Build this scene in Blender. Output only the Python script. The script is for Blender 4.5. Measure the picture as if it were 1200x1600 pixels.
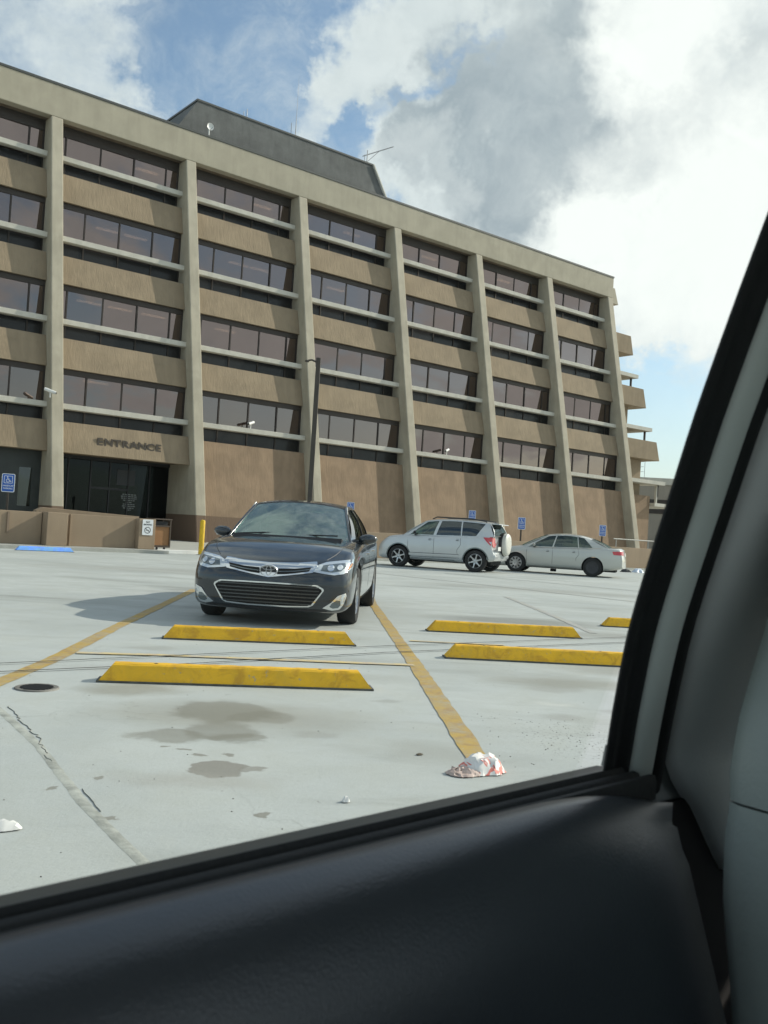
import bpy, bmesh, math, random
from math import radians, sin, cos, tan, pi, sqrt, atan2
from mathutils import Vector, Matrix
from mathutils.bvhtree import BVHTree
from mathutils.geometry import delaunay_2d_cdt

for o in list(bpy.data.objects):
    bpy.data.objects.remove(o)
random.seed(7)
scn = bpy.context.scene
COL = scn.collection

# ------------------------------------------------------------------ camera
EYE = 1.1
PITCH, ROLL = radians(1.251), radians(3.476)
cam_d = bpy.data.cameras.new('camera')
cam = bpy.data.objects.new('camera', cam_d)
COL.objects.link(cam)
F = Vector((0, cos(PITCH), sin(PITCH)))
R0 = Vector((1, 0, 0)); U0 = R0.cross(F)
RR = R0 * cos(ROLL) + U0 * sin(ROLL)
UU = -R0 * sin(ROLL) + U0 * cos(ROLL)
m = Matrix((RR, UU, -F)).transposed().to_4x4()
m.translation = Vector((0, 0, EYE))
cam.matrix_world = m
cam_d.sensor_fit = 'VERTICAL'
cam_d.sensor_height = 24.0
cam_d.lens = 1450.0 / 1600.0 * 24.0
cam_d.clip_start = 0.02
cam_d.clip_end = 3000
cam_d.dof.use_dof = True
cam_d.dof.focus_distance = 14.0
cam_d.dof.aperture_fstop = 11.0
scn.camera = cam

# ------------------------------------------------------------------ light
SUN_AZ, SUN_EL = radians(65.0), radians(31.0)
sd = bpy.data.lights.new('sun', 'SUN'); sd.energy = 4.2; sd.angle = radians(0.6)
sd.color = (1.0, 0.93, 0.82)
so = bpy.data.objects.new('sun', sd); COL.objects.link(so)
sdir = Vector((sin(SUN_AZ) * cos(SUN_EL), cos(SUN_AZ) * cos(SUN_EL), sin(SUN_EL)))
so.rotation_euler = sdir.to_track_quat('Z', 'Y').to_euler()
so.location = sdir * 80
scn.view_settings.view_transform = 'Standard'
scn.view_settings.look = 'None'
scn.view_settings.exposure = 0.0
scn.view_settings.gamma = 1.0
scn.view_settings.use_curve_mapping = False
scn.cycles.max_bounces = 8
scn.cycles.transparent_max_bounces = 12
scn.cycles.use_denoising = True


class NG:
    """small helper to write node trees"""
    def __init__(s, tree):
        s.t = tree; s.n = tree.nodes; s.l = tree.links
        s.n.clear()

    def add(s, typ, **kw):
        nd = s.n.new(typ)
        for k, v in kw.items():
            if k.startswith('i_'):
                key = k[2:]
                key = int(key) if key.isdigit() else key.replace('_', ' ')
                s.put(nd.inputs[key], v)
            else:
                setattr(nd, k, v)
        return nd

    def put(s, sock, v):
        if isinstance(v, bpy.types.NodeSocket):
            s.l.new(v, sock)
        else:
            sock.default_value = v

    def math(s, op, a, b=0.0, c=0.0, clamp=False):
        nd = s.n.new('ShaderNodeMath'); nd.operation = op; nd.use_clamp = clamp
        for i, v in enumerate((a, b, c)):
            s.put(nd.inputs[i], v)
        return nd.outputs[0]

    def ramp(s, f, a, b, lo=0.0, hi=1.0):
        nd = s.n.new('ShaderNodeMapRange'); nd.interpolation_type = 'SMOOTHSTEP'
        s.put(nd.inputs[0], f)
        for i, v in ((1, a), (2, b), (3, lo), (4, hi)):
            s.put(nd.inputs[i], v)
        return nd.outputs[0]

    def mix(s, f, a, b, typ='MIX'):
        nd = s.n.new('ShaderNodeMix'); nd.data_type = 'RGBA'; nd.blend_type = typ
        s.put(nd.inputs[0], f); s.put(nd.inputs[6], a); s.put(nd.inputs[7], b)
        return nd.outputs[2]

    def noise(s, vec, scale, detail=4, rough=0.55, dist=0.0):
        nd = s.n.new('ShaderNodeTexNoise')
        s.put(nd.inputs['Vector'], vec)
        nd.inputs['Scale'].default_value = scale
        nd.inputs['Detail'].default_value = detail
        nd.inputs['Roughness'].default_value = rough
        nd.inputs['Distortion'].default_value = dist
        return nd.outputs[0]

    def mapping(s, vec, loc=(0, 0, 0), rot=(0, 0, 0), scale=(1, 1, 1)):
        nd = s.n.new('ShaderNodeMapping')
        s.put(nd.inputs[0], vec)
        nd.inputs[1].default_value = loc; nd.inputs[2].default_value = rot; nd.inputs[3].default_value = scale
        return nd.outputs[0]


def c4(c):
    return (c[0], c[1], c[2], 1.0)


# ------------------------------------------------------------------ sky
world = bpy.data.worlds.new('World'); scn.world = world; world.use_nodes = True
g = NG(world.node_tree)
tc = g.add('ShaderNodeTexCoord'); D = tc.outputs['Generated']
sky = g.add('ShaderNodeTexSky', sky_type='NISHITA', sun_disc=False, sun_elevation=SUN_EL, sun_rotation=SUN_AZ)
sky.altitude = 100; sky.air_density = 1.0; sky.dust_density = 1.6; sky.ozone_density = 1.2
bg1 = g.add('ShaderNodeBackground', i_Strength=0.15)
g.put(bg1.inputs[0], g.mix(1.0, sky.outputs[0], (0.93, 1.06, 1.08, 1), 'MULTIPLY'))
# cloud layer: direction mapped on to a flat layer overhead, so that clouds flatten towards the horizon
sep = g.add('ShaderNodeSeparateXYZ'); g.put(sep.inputs[0], D)
zc = g.math('MAXIMUM', sep.outputs[2], 0.03)
den = g.math('ADD', zc, 0.22)
cx = g.math('DIVIDE', sep.outputs[0], den); cy = g.math('DIVIDE', sep.outputs[1], den)
comb = g.add('ShaderNodeCombineXYZ'); g.put(comb.inputs[0], cx); g.put(comb.inputs[1], cy)
CL = g.mapping(comb.outputs[0], loc=(3.1, 1.7, 0), rot=(0, 0, radians(-28)), scale=(1.0, 1.35, 1.0))
n1 = g.noise(CL, 1.5, 8, 0.60, 0.35)
n3 = g.noise(CL, 4.2, 10, 0.66, 0.35)


def vnoise(vec, scale, detail, rough):
    nd = g.add('ShaderNodeTexNoise'); g.put(nd.inputs['Vector'], vec)
    nd.inputs['Scale'].default_value = scale; nd.inputs['Detail'].default_value = detail; nd.inputs['Roughness'].default_value = rough
    su = g.add('ShaderNodeVectorMath', operation='SUBTRACT'); g.put(su.inputs[0], nd.outputs[1]); su.inputs[1].default_value = (0.5, 0.5, 0.5)
    return su.outputs[0]


def vscale(v, k):
    nd = g.add('ShaderNodeVectorMath', operation='SCALE'); g.put(nd.inputs[0], v); nd.inputs['Scale'].default_value = k
    return nd.outputs[0]


def vadd(a_, b_):
    nd = g.add('ShaderNodeVectorMath', operation='ADD'); g.put(nd.inputs[0], a_); g.put(nd.inputs[1], b_)
    return nd.outputs[0]


# ragged edges: the direction is disturbed before it is compared with the cloud banks
DW = vadd(D, vadd(vscale(vnoise(D, 7.0, 5, 0.6), 0.20), vscale(vnoise(D, 26.0, 6, 0.65), 0.085)))
nn = g.add('ShaderNodeVectorMath', operation='NORMALIZE'); g.put(nn.inputs[0], DW); DW = nn.outputs[0]


def blob(px, py, width, gain, soft=0.0, src=None):
    """a cloud bank in the direction that shows at this place of the photograph; width in degrees"""
    v = RR * ((px - 600) / 1450.0) + UU * (-(py - 800) / 1450.0) + F
    v.normalize()
    nd = g.add('ShaderNodeVectorMath', operation='DOT_PRODUCT')
    g.put(nd.inputs[0], src or DW); nd.inputs[1].default_value = v
    return g.ramp(nd.outputs['Value'], cos(radians(width)), cos(radians(width * soft)), 0.0, gain)


def total(lst, start=0.0):
    acc = start
    for a_ in lst:
        acc = g.math('ADD', acc, a_)
    return acc


banks = total([blob(40, 50, 8, 0.62), blob(140, 90, 4, 0.25), blob(240, 175, 3.5, 0.6),
               blob(420, 195, 3.2, 0.55), blob(490, 160, 3.8, 0.6), blob(560, 110, 4.2, 0.65), blob(635, 55, 4.2, 0.6), blob(710, 5, 4.5, 0.6), blob(790, -50, 5, 0.6),
               blob(850, 190, 11, 1.1), blob(700, 190, 4.5, 0.4), blob(760, 300, 6.5, 0.6), blob(1010, 150, 9, 0.8), blob(1170, 150, 9, 0.8),
               blob(1060, 10, 7, 0.8), blob(1010, 350, 8, 0.9), blob(1120, 410, 8, 0.8), blob(880, 400, 6, 0.7), blob(660, 285, 4.5, 0.55), blob(1180, 300, 9, 0.8),
               blob(940, 470, 5, 0.4), blob(1120, 660, 4, 0.2), blob(520, 20, 4, 0.2), blob(330, 40, 3, 0.22),
               blob(640, 225, 3.0, -0.6), blob(570, 215, 2.2, -0.35), blob(690, 140, 2.4, -0.75), blob(735, 70, 2.2, -0.8), blob(775, 10, 2.0, -0.7), blob(250, 120, 3.0, -0.3), blob(360, 100, 6, -0.35), blob(1040, 640, 6, -0.12), blob(1060, 560, 6, 0.25)])
fine = g.noise(vadd(D, vscale(vnoise(D, 9.0, 3, 0.5), 0.1)), 13.0, 9, 0.66, 0.2)
inview = blob(640, 350, 34, 1.0, 0.72, src=D)
elsewhere = g.ramp(n1, 0.40, 0.62, 0.0, 1.2)
cov = total([g.math('MULTIPLY', inview, banks), g.math('MULTIPLY', g.math('SUBTRACT', 1.0, inview), elsewhere), g.math('MULTIPLY', g.math('SUBTRACT', n3, 0.5), 1.3), g.math('MULTIPLY', g.math('SUBTRACT', fine, 0.5), 0.7)])
mask = g.ramp(cov, -0.05, 1.05, 0.0, 1.0)
puff = g.noise(D, 24.0, 8, 0.6, 0.3)
greys = total([blob(860, 215, 10, 0.95, 0.25), blob(760, 320, 5.5, 0.6, 0.2), blob(960, 120, 6, 0.5, 0.2), blob(1165, 165, 6, 0.55, 0.2), blob(700, 180, 3.5, 0.2), blob(590, 110, 2.5, 0.1),
               g.math('MULTIPLY', g.math('SUBTRACT', 1.0, inview), g.ramp(n1, 0.52, 0.75, 0, 0.6)), g.math('MULTIPLY', g.math('SUBTRACT', fine, 0.5), 1.5)])
thick = g.ramp(greys, 0.15, 0.95, 0.0, 1.0)
ccol = g.mix(thick, (0.78, 0.85, 0.88, 1), (0.39, 0.465, 0.525, 1))
ccol = g.mix(g.ramp(puff, 0.38, 0.66, 0.0, 0.30), ccol, (0.55, 0.63, 0.67, 1))
nds = g.add('ShaderNodeVectorMath', operation='DOT_PRODUCT'); g.put(nds.inputs[0], D); nds.inputs[1].default_value = sdir
glow = g.ramp(nds.outputs['Value'], 0.45, 1.0, 0.0, 0.45)
hot = total([g.math('MULTIPLY', g.math('SUBTRACT', fine, 0.5), 0.8), blob(1040, 25, 5.5, 0.85, 0.0), blob(1080, 370, 10, 0.8, 0.1), blob(900, 380, 4, 0.4, 0.2), blob(690, 290, 2.5, 0.25)])
ccol2 = g.mix(g.math('ADD', glow, hot, 0.0, True), ccol, (1.06, 1.10, 1.09, 1))
bg2 = g.add('ShaderNodeBackground', i_Strength=1.0); g.put(bg2.inputs[0], ccol2)
# thin bright veil low over the horizon
veil = g.math('MULTIPLY', g.ramp(sep.outputs[2], 0.30, 0.02, 0.0, 0.45), 1.0)
mk = g.math('MAXIMUM', mask, g.math('MAXIMUM', veil, g.ramp(fine, 0.35, 0.75, 0.06, 0.50)))
ms = g.add('ShaderNodeMixShader'); g.put(ms.inputs[0], mk); g.put(ms.inputs[1], bg1.outputs[0]); g.put(ms.inputs[2], bg2.outputs[0])
wo = g.add('ShaderNodeOutputWorld'); g.put(wo.inputs[0], ms.outputs[0])
world.cycles.sampling_method = 'AUTOMATIC'


# ------------------------------------------------------------------ materials
MATS = {}


def mat(name, col=(0.5, 0.5, 0.5), rough=0.6, metal=0.0, var=0.0, vscale=3.0, bump=0.0, bscale=30.0, spec=0.5,
        coat=0.0, emit=0.0, streak=False, alpha_t=None, flake=0.0):
    if name in MATS:
        return MATS[name]
    mt = bpy.data.materials.new(name); mt.use_nodes = True
    g = NG(mt.node_tree)
    out = g.add('ShaderNodeOutputMaterial')
    b = g.add('ShaderNodeBsdfPrincipled')
    g.put(out.inputs[0], b.outputs[0])
    b.inputs['Roughness'].default_value = rough
    b.inputs['Metallic'].default_value = metal
    b.inputs['Specular IOR Level'].default_value = spec
    b.inputs['Coat Weight'].default_value = coat
    b.inputs['Coat Roughness'].default_value = 0.03
    tc = g.add('ShaderNodeTexCoord'); V = tc.outputs['Object']
    if var > 0:
        vv = g.mapping(V, scale=(1, 1, 0.12)) if streak else V
        n = g.noise(vv, vscale, 6, 0.6)
        n_ = g.ramp(n, 0.28, 0.72, 1 - var, 1 + var * 0.6)
        cm = g.add('ShaderNodeCombineColor')
        for i in range(3):
            g.put(cm.inputs[i], g.math('MULTIPLY', n_, col[i]))
        g.put(b.inputs['Base Color'], cm.outputs[0])
        g.put(b.inputs['Roughness'], g.math('ADD', g.math('MULTIPLY', n, 0.15), max(rough - 0.07, 0.0)))
    else:
        b.inputs['Base Color'].default_value = c4(col)
    if bump > 0:
        bp = g.add('ShaderNodeBump'); bp.inputs['Strength'].default_value = bump; bp.inputs['Distance'].default_value = 0.01
        g.put(bp.inputs['Height'], g.noise(V, bscale, 5, 0.6))
        g.put(b.inputs['Normal'], bp.outputs[0])
    if emit > 0:
        b.inputs['Emission Color'].default_value = c4(col); b.inputs['Emission Strength'].default_value = emit
    MATS[name] = mt
    return mt


def concrete(name, col, band=None, ribs=0.0, stain=0.25):
    """cast concrete with rain streaks; band: brown paint below a height; ribs: rough vertical ribbing"""
    mt = bpy.data.materials.new(name); mt.use_nodes = True
    g = NG(mt.node_tree)
    out = g.add('ShaderNodeOutputMaterial'); b = g.add('ShaderNodeBsdfPrincipled'); g.put(out.inputs[0], b.outputs[0])
    b.inputs['Roughness'].default_value = 0.85; b.inputs['Specular IOR Level'].default_value = 0.3
    tc = g.add('ShaderNodeTexCoord'); V = tc.outputs['Object']
    mottled = g.noise(V, 0.9, 7, 0.62, 0.3)
    st = g.noise(g.mapping(V, scale=(1, 1, 0.10)), 3.2, 6, 0.65, 0.5)
    f = g.math('MULTIPLY', g.ramp(mottled, 0.25, 0.75, 1 - stain, 1 + stain * 0.4), g.ramp(st, 0.3, 0.7, 1 - stain * 0.55, 1 + stain * 0.2))
    cm = g.add('ShaderNodeCombineColor')
    for i in range(3):
        g.put(cm.inputs[i], g.math('MULTIPLY', f, col[i]))
    c = cm.outputs[0]
    if band:
        sp = g.add('ShaderNodeSeparateXYZ'); g.put(sp.inputs[0], V)
        k = g.math('LESS_THAN', sp.outputs[2], band[0])
        c = g.mix(k, c, c4(band[1]))
    g.put(b.inputs['Base Color'], c)
    bp = g.add('ShaderNodeBump'); bp.inputs['Strength'].default_value = 0.5; bp.inputs['Distance'].default_value = 0.01
    h = g.noise(V, 22, 6, 0.65)
    if ribs > 0:
        r1 = g.noise(g.mapping(V, scale=(1, 1, 0.045)), 9.0, 5, 0.7, 0.6)
        r2 = g.noise(g.mapping(V, scale=(1, 1, 0.09)), 3.0, 3, 0.6, 0.8)
        h = g.math('ADD', g.math('MULTIPLY', h, 0.4), g.math('ADD', g.math('MULTIPLY', r1, 2.2), r2))
        bp.inputs['Strength'].default_value = ribs; bp.inputs['Distance'].default_value = 0.028
    g.put(bp.inputs['Height'], h)
    g.put(b.inputs['Normal'], bp.outputs[0])
    MATS[name] = mt
    return mt


def glass_mat(name, tint, refl, trans, rough=0.0, wavy=0.0, dirt=0.0):
    """reflective glass: fresnel-weighted mirror over a tinted see-through layer"""
    mt = bpy.data.materials.new(name); mt.use_nodes = True
    g = NG(mt.node_tree)
    out = g.add('ShaderNodeOutputMaterial')
    tr = g.add('ShaderNodeBsdfTransparent'); tr.inputs[0].default_value = c4(tint)
    gl = g.add('ShaderNodeBsdfGlossy'); gl.inputs[0].default_value = c4(refl); gl.inputs['Roughness'].default_value = rough
    fr = g.add('ShaderNodeLayerWeight'); fr.inputs['Blend'].default_value = 0.35
    f = g.math('ADD', g.math('MULTIPLY', g.math('POWER', fr.outputs['Facing'], 2.2), 1.0 - trans), 1.0 - trans)
    f = g.math('MINIMUM', f, 1.0)
    m1 = g.add('ShaderNodeMixShader'); g.put(m1.inputs[0], f); g.put(m1.inputs[1], tr.outputs[0]); g.put(m1.inputs[2], gl.outputs[0])
    last = m1.outputs[0]
    tc = g.add('ShaderNodeTexCoord')
    if wavy > 0:
        bp = g.add('ShaderNodeBump'); bp.inputs['Strength'].default_value = wavy; bp.inputs['Distance'].default_value = 0.02
        g.put(bp.inputs['Height'], g.noise(tc.outputs['Object'], 0.8, 2, 0.5)); g.put(gl.inputs['Normal'], bp.outputs[0])
    if dirt > 0:
        df = g.add('ShaderNodeBsdfDiffuse'); df.inputs[0].default_value = (0.6, 0.62, 0.6, 1)
        m2 = g.add('ShaderNodeMixShader')
        g.put(m2.inputs[0], g.ramp(g.noise(tc.outputs['Object'], 7, 7, 0.6, 0.8), 0.35, 0.8, dirt * 0.3, dirt))
        g.put(m2.inputs[1], last); g.put(m2.inputs[2], df.outputs[0]); last = m2.outputs[0]
    g.put(out.inputs[0], last)
    MATS[name] = mt
    return mt


BROWN = (0.165, 0.115, 0.08)
M_FIN = concrete('concrete_beige', (0.455, 0.415, 0.325), stain=0.16)
M_FINB = concrete('concrete_beige_painted_foot', (0.455, 0.415, 0.325), band=(1.38, BROWN), stain=0.16)
M_PAR = concrete('concrete_parapet', (0.44, 0.40, 0.31), stain=0.12)
M_SPAN = concrete('ribbed_concrete', (0.305, 0.24, 0.162), ribs=0.45, stain=0.15)
M_BASE = concrete('brown_stucco', (0.315, 0.225, 0.148), ribs=0.30, stain=0.2)
M_BASEB = concrete('brown_stucco_painted_foot', (0.315, 0.225, 0.148), band=(1.38, BROWN), ribs=0.30, stain=0.2)
M_LEDGE = concrete('pale_concrete', (0.58, 0.56, 0.49), stain=0.14)
M_LOW = concrete('low_wall_render', (0.34, 0.26, 0.18), stain=0.12)
M_PENT = concrete('grey_cladding', (0.135, 0.14, 0.135), stain=0.25)
M_SIDEWALK = concrete('pavement_concrete', (0.42, 0.42, 0.38), stain=0.15)
M_FAR = concrete('far_concrete', (0.33, 0.30, 0.25), stain=0.1)
M_CAP = mat('dark_flashing', (0.07, 0.075, 0.07), 0.5)
M_BRONZE = mat('bronze_frame', (0.045, 0.036, 0.03), 0.45, metal=0.4)
M_SOFFIT = mat('soffit_brown', (0.16, 0.12, 0.08), 0.8, var=0.2)
M_ROOM = mat('office_interior', (0.10, 0.09, 0.08), 0.9)
M_OFFLAMP = mat('office_lamp', (0.9, 1.0, 0.92), 0.5, emit=6.0)
M_WIN = glass_mat('bronze_glass', (0.34, 0.26, 0.22), (0.345, 0.28, 0.262), 0.35, rough=0.015, wavy=0.03)
M_DOORGLASS = glass_mat('dark_door_glass', (0.08, 0.095, 0.095), (0.09, 0.105, 0.105), 0.80, rough=0.01)
M_DARKREFL = mat('dark_reflection', (0.02, 0.02, 0.02), 0.25, spec=0.35)
M_BLACK = mat('black_plastic', (0.018, 0.018, 0.02), 0.5)
M_RUBBER = mat('rubber', (0.012, 0.013, 0.013), 0.75, bump=0.15, bscale=200)
M_TYRE = mat('tyre', (0.02, 0.02, 0.02), 0.85, bump=0.2, bscale=60)
M_CHROME = mat('chrome', (0.75, 0.77, 0.78), 0.12, metal=1.0)
M_ALLOY = mat('alloy', (0.50, 0.51, 0.52), 0.28, metal=0.85)
M_WHITE = mat('white_paint', (0.78, 0.78, 0.75), 0.45, var=0.08)
M_YELLOW = None
M_BLUE = mat('parking_sign_blue', (0.02, 0.11, 0.45), 0.35, spec=0.4)
M_STEEL = mat('galvanised_steel', (0.45, 0.46, 0.45), 0.4, metal=0.7, var=0.15)
M_DARKMETAL = mat('dark_bronze_pole', (0.06, 0.05, 0.04), 0.5, metal=0.2, var=0.2)


def yellow_paint(name, wear, base=(0.92, 0.52, 0.012), under=(0.40, 0.41, 0.38), rub=0.0):
    mt = bpy.data.materials.new(name); mt.use_nodes = True
    g = NG(mt.node_tree)
    out = g.add('ShaderNodeOutputMaterial'); b = g.add('ShaderNodeBsdfPrincipled'); g.put(out.inputs[0], b.outputs[0])
    b.inputs['Roughness'].default_value = 0.6
    ge = g.add('ShaderNodeNewGeometry'); V = ge.outputs['Position']
    n = g.noise(V, 5, 8, 0.7, 0.3); n2 = g.noise(V, 26, 6, 0.75); n3 = g.noise(V, 1.3, 4, 0.6)
    k = g.ramp(g.math('ADD', g.math('ADD', g.math('MULTIPLY', n, 0.55), g.math('MULTIPLY', n2, 0.35)), g.math('MULTIPLY', n3, 0.10)), 0.62 - wear * 0.25, 0.82 - wear * 0.15, 0.0, 0.9)
    c = g.mix(g.ramp(n, 0.3, 0.7), c4(base), c4((base[0] * 0.82, base[1] * 0.84, base[2] * 1.6)))
    c = g.mix(g.ramp(n2, 0.60, 0.8, 0, 0.35), c, (0.18, 0.13, 0.05, 1))
    c = g.mix(g.ramp(g.noise(V, 7, 7, 0.7, 0.5), 0.47, 0.64, 0, 0.50), c, c4((base[0] * 0.5, base[1] * 0.42, base[2] * 1.5)))
    c = g.mix(g.ramp(g.noise(V, 24, 7, 0.7), 0.62, 0.655, 0, 0.8), c, c4(under))
    c = g.mix(k, c, c4(under))
    g.put(b.inputs['Base Color'], c)
    bp = g.add('ShaderNodeBump'); bp.inputs['Strength'].default_value = 0.25; bp.inputs['Distance'].default_value = 0.006
    g.put(bp.inputs['Height'], g.noise(V, 60, 5, 0.6)); g.put(b.inputs['Normal'], bp.outputs[0])
    MATS[name] = mt
    return mt


M_STOPY = yellow_paint('wheel_stop_yellow', 0.30, under=(0.42, 0.36, 0.22))
M_LINEY = yellow_paint('worn_line_yellow', 0.75, base=(0.50, 0.34, 0.07), under=(0.40, 0.40, 0.33))
M_THINY = yellow_paint('faded_line_yellow', 0.9, base=(0.70, 0.55, 0.20), under=(0.50, 0.48, 0.38))
M_GHOST = yellow_paint('ghost_line', 1.5, base=(0.44, 0.40, 0.26), under=(0.40, 0.415, 0.375))
M_BOLL = yellow_paint('bollard_yellow', -0.6, base=(0.80, 0.50, 0.01))
M_STOPB = yellow_paint('wheel_stop_blue', -0.2, base=(0.22, 0.50, 0.74), under=(0.35, 0.5, 0.62))


# ------------------------------------------------------------------ mesh helpers
class MB:
    def __init__(s):
        s.v = []; s.f = []; s.mi = []

    def quad(s, pts, mi=0):
        b = len(s.v); s.v += [tuple(p) for p in pts]; s.f.append(tuple(range(b, b + len(pts)))); s.mi.append(mi)

    def box(s, x0, x1, y0, y1, z0, z1, mi=0):
        x0, x1 = min(x0, x1), max(x0, x1); y0, y1 = min(y0, y1), max(y0, y1); z0, z1 = min(z0, z1), max(z0, z1)
        b = len(s.v)
        s.v += [(x0, y0, z0), (x1, y0, z0), (x1, y1, z0), (x0, y1, z0), (x0, y0, z1), (x1, y0, z1), (x1, y1, z1), (x0, y1, z1)]
        for f in ((0, 3, 2, 1), (4, 5, 6, 7), (0, 1, 5, 4), (1, 2, 6, 5), (2, 3, 7, 6), (3, 0, 4, 7)):
            s.f.append(tuple(b + i for i in f)); s.mi.append(mi)
        return s

    def prism(s, poly, a, b, fn, mi=0):
        """poly: 2D points; fn(p, q, t) -> 3D; extruded from t=a to t=b"""
        n = len(poly); k = len(s.v)
        s.v += [tuple(fn(p, q, a)) for p, q in poly] + [tuple(fn(p, q, b)) for p, q in poly]
        s.f.append(tuple(range(k, k + n))[::-1]); s.f.append(tuple(range(k + n, k + 2 * n)))
        s.mi += [mi, mi]
        for i in range(n):
            j = (i + 1) % n
            s.f.append((k + i, k + j, k + n + j, k + n + i)); s.mi.append(mi)
        return s

    def tube(s, pts, r, n=8, mi=0, cap=True):
        pts = [Vector(p) for p in pts]; k0 = len(s.v)
        rs = r if isinstance(r, (list, tuple)) else [r] * len(pts)
        up = None
        for i, p in enumerate(pts):
            d = (pts[min(i + 1, len(pts) - 1)] - pts[max(i - 1, 0)]).normalized()
            if up is None:
                up = Vector((0, 0, 1)) if abs(d.z) < 0.9 else Vector((1, 0, 0))
            a = d.cross(up)
            if a.length < 1e-5:
                a = d.cross(Vector((0, 1, 0)))
            a.normalize(); bq = a.cross(d).normalized(); up = bq
            for j in range(n):
                t = 2 * pi * j / n
                s.v.append(tuple(p + a * cos(t) * rs[i] + bq * sin(t) * rs[i]))
        for i in range(len(pts) - 1):
            for j in range(n):
                s.f.append((k0 + i * n + j, k0 + i * n + (j + 1) % n, k0 + (i + 1) * n + (j + 1) % n, k0 + (i + 1) * n + j)); s.mi.append(mi)
        if cap:
            s.f.append(tuple(k0 + j for j in range(n))); s.mi.append(mi)
            s.f.append(tuple(k0 + (len(pts) - 1) * n + j for j in range(n))[::-1]); s.mi.append(mi)
        return s

    def lathe(s, prof, n=32, axis='y', mi=0, center=(0, 0, 0)):
        """prof: (r, h) pairs; closed surface of revolution about axis through center"""
        k0 = len(s.v)
        for r, h in prof:
            for j in range(n):
                t = 2 * pi * j / n
                a, b = r * cos(t), r * sin(t)
                p = {'y': (a, h, b), 'x': (h, a, b), 'z': (a, b, h)}[axis]
                s.v.append((p[0] + center[0], p[1] + center[1], p[2] + center[2]))
        for i in range(len(prof) - 1):
            for j in range(n):
                s.f.append((k0 + i * n + j, k0 + i * n + (j + 1) % n, k0 + (i + 1) * n + (j + 1) % n, k0 + (i + 1) * n + j)); s.mi.append(mi)
        return s

    def grid(s, rows, mi=0, skip=None):
        k0 = len(s.v); n = len(rows[0])
        for r in rows:
            s.v += [tuple(p) for p in r]
        for i in range(len(rows) - 1):
            for j in range(n - 1):
                if skip and skip(i, j):
                    continue
                s.f.append((k0 + i * n + j, k0 + i * n + j + 1, k0 + (i + 1) * n + j + 1, k0 + (i + 1) * n + j)); s.mi.append(mi)
        return s

    def build(s, name, mats, parent=None, smooth=None, bevel=0.0, merge=True):
        me = bpy.data.meshes.new(name)
        me.from_pydata(s.v, [], s.f)
        if not isinstance(mats, (list, tuple)):
            mats = [mats]
        for mm in mats:
            me.materials.append(mm)
        if any(s.mi):
            me.polygons.foreach_set('material_index', s.mi)
        bm = bmesh.new(); bm.from_mesh(me)
        if merge:
            bmesh.ops.remove_doubles(bm, verts=bm.verts, dist=1e-5)
        bmesh.ops.recalc_face_normals(bm, faces=bm.faces)
        bm.to_mesh(me); bm.free()
        if smooth:
            me.polygons.foreach_set('use_smooth', [True] * len(me.polygons))
            me.set_sharp_from_angle(angle=radians(smooth))
        o = bpy.data.objects.new(name, me); COL.objects.link(o)
        if parent:
            o.parent = parent
        if bevel > 0:
            bv = o.modifiers.new('bevel', 'BEVEL'); bv.width = bevel; bv.segments = 2; bv.limit_method = 'ANGLE'; bv.angle_limit = radians(30)
        return o


def tag(o, label, cat, group=None):
    o['label'] = label; o['category'] = cat
    if group:
        o['group'] = group
    return o


def thing(name, label, cat, loc=(0, 0, 0), rz=0.0, group=None, parent=None):
    o = bpy.data.objects.new(name, None); o.empty_display_size = 0.2
    COL.objects.link(o); o.location = loc; o.rotation_euler = (0, 0, rz)
    return tag(o, label, cat, group)


def structure(o):
    o['kind'] = 'structure'
    return o


def interp(x, tab):
    """monotone cubic through (x, y) pairs"""
    if x <= tab[0][0]:
        return tab[0][1]
    if x >= tab[-1][0]:
        return tab[-1][1]
    n = len(tab)
    h = [tab[i + 1][0] - tab[i][0] for i in range(n - 1)]
    dl = [(tab[i + 1][1] - tab[i][1]) / h[i] for i in range(n - 1)]
    mm = [dl[0]] + [0.0] * (n - 2) + [dl[-1]]
    for i in range(1, n - 1):
        if dl[i - 1] * dl[i] > 0:
            w1 = 2 * h[i] + h[i - 1]; w2 = h[i] + 2 * h[i - 1]
            mm[i] = (w1 + w2) / (w1 / dl[i - 1] + w2 / dl[i])
    for i in range(n - 1):
        if x <= tab[i + 1][0]:
            t = (x - tab[i][0]) / h[i]
            return ((2 * t ** 3 - 3 * t ** 2 + 1) * tab[i][1] + (t ** 3 - 2 * t ** 2 + t) * h[i] * mm[i]
                    + (-2 * t ** 3 + 3 * t ** 2) * tab[i + 1][1] + (t ** 3 - t ** 2) * h[i] * mm[i + 1])


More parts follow.
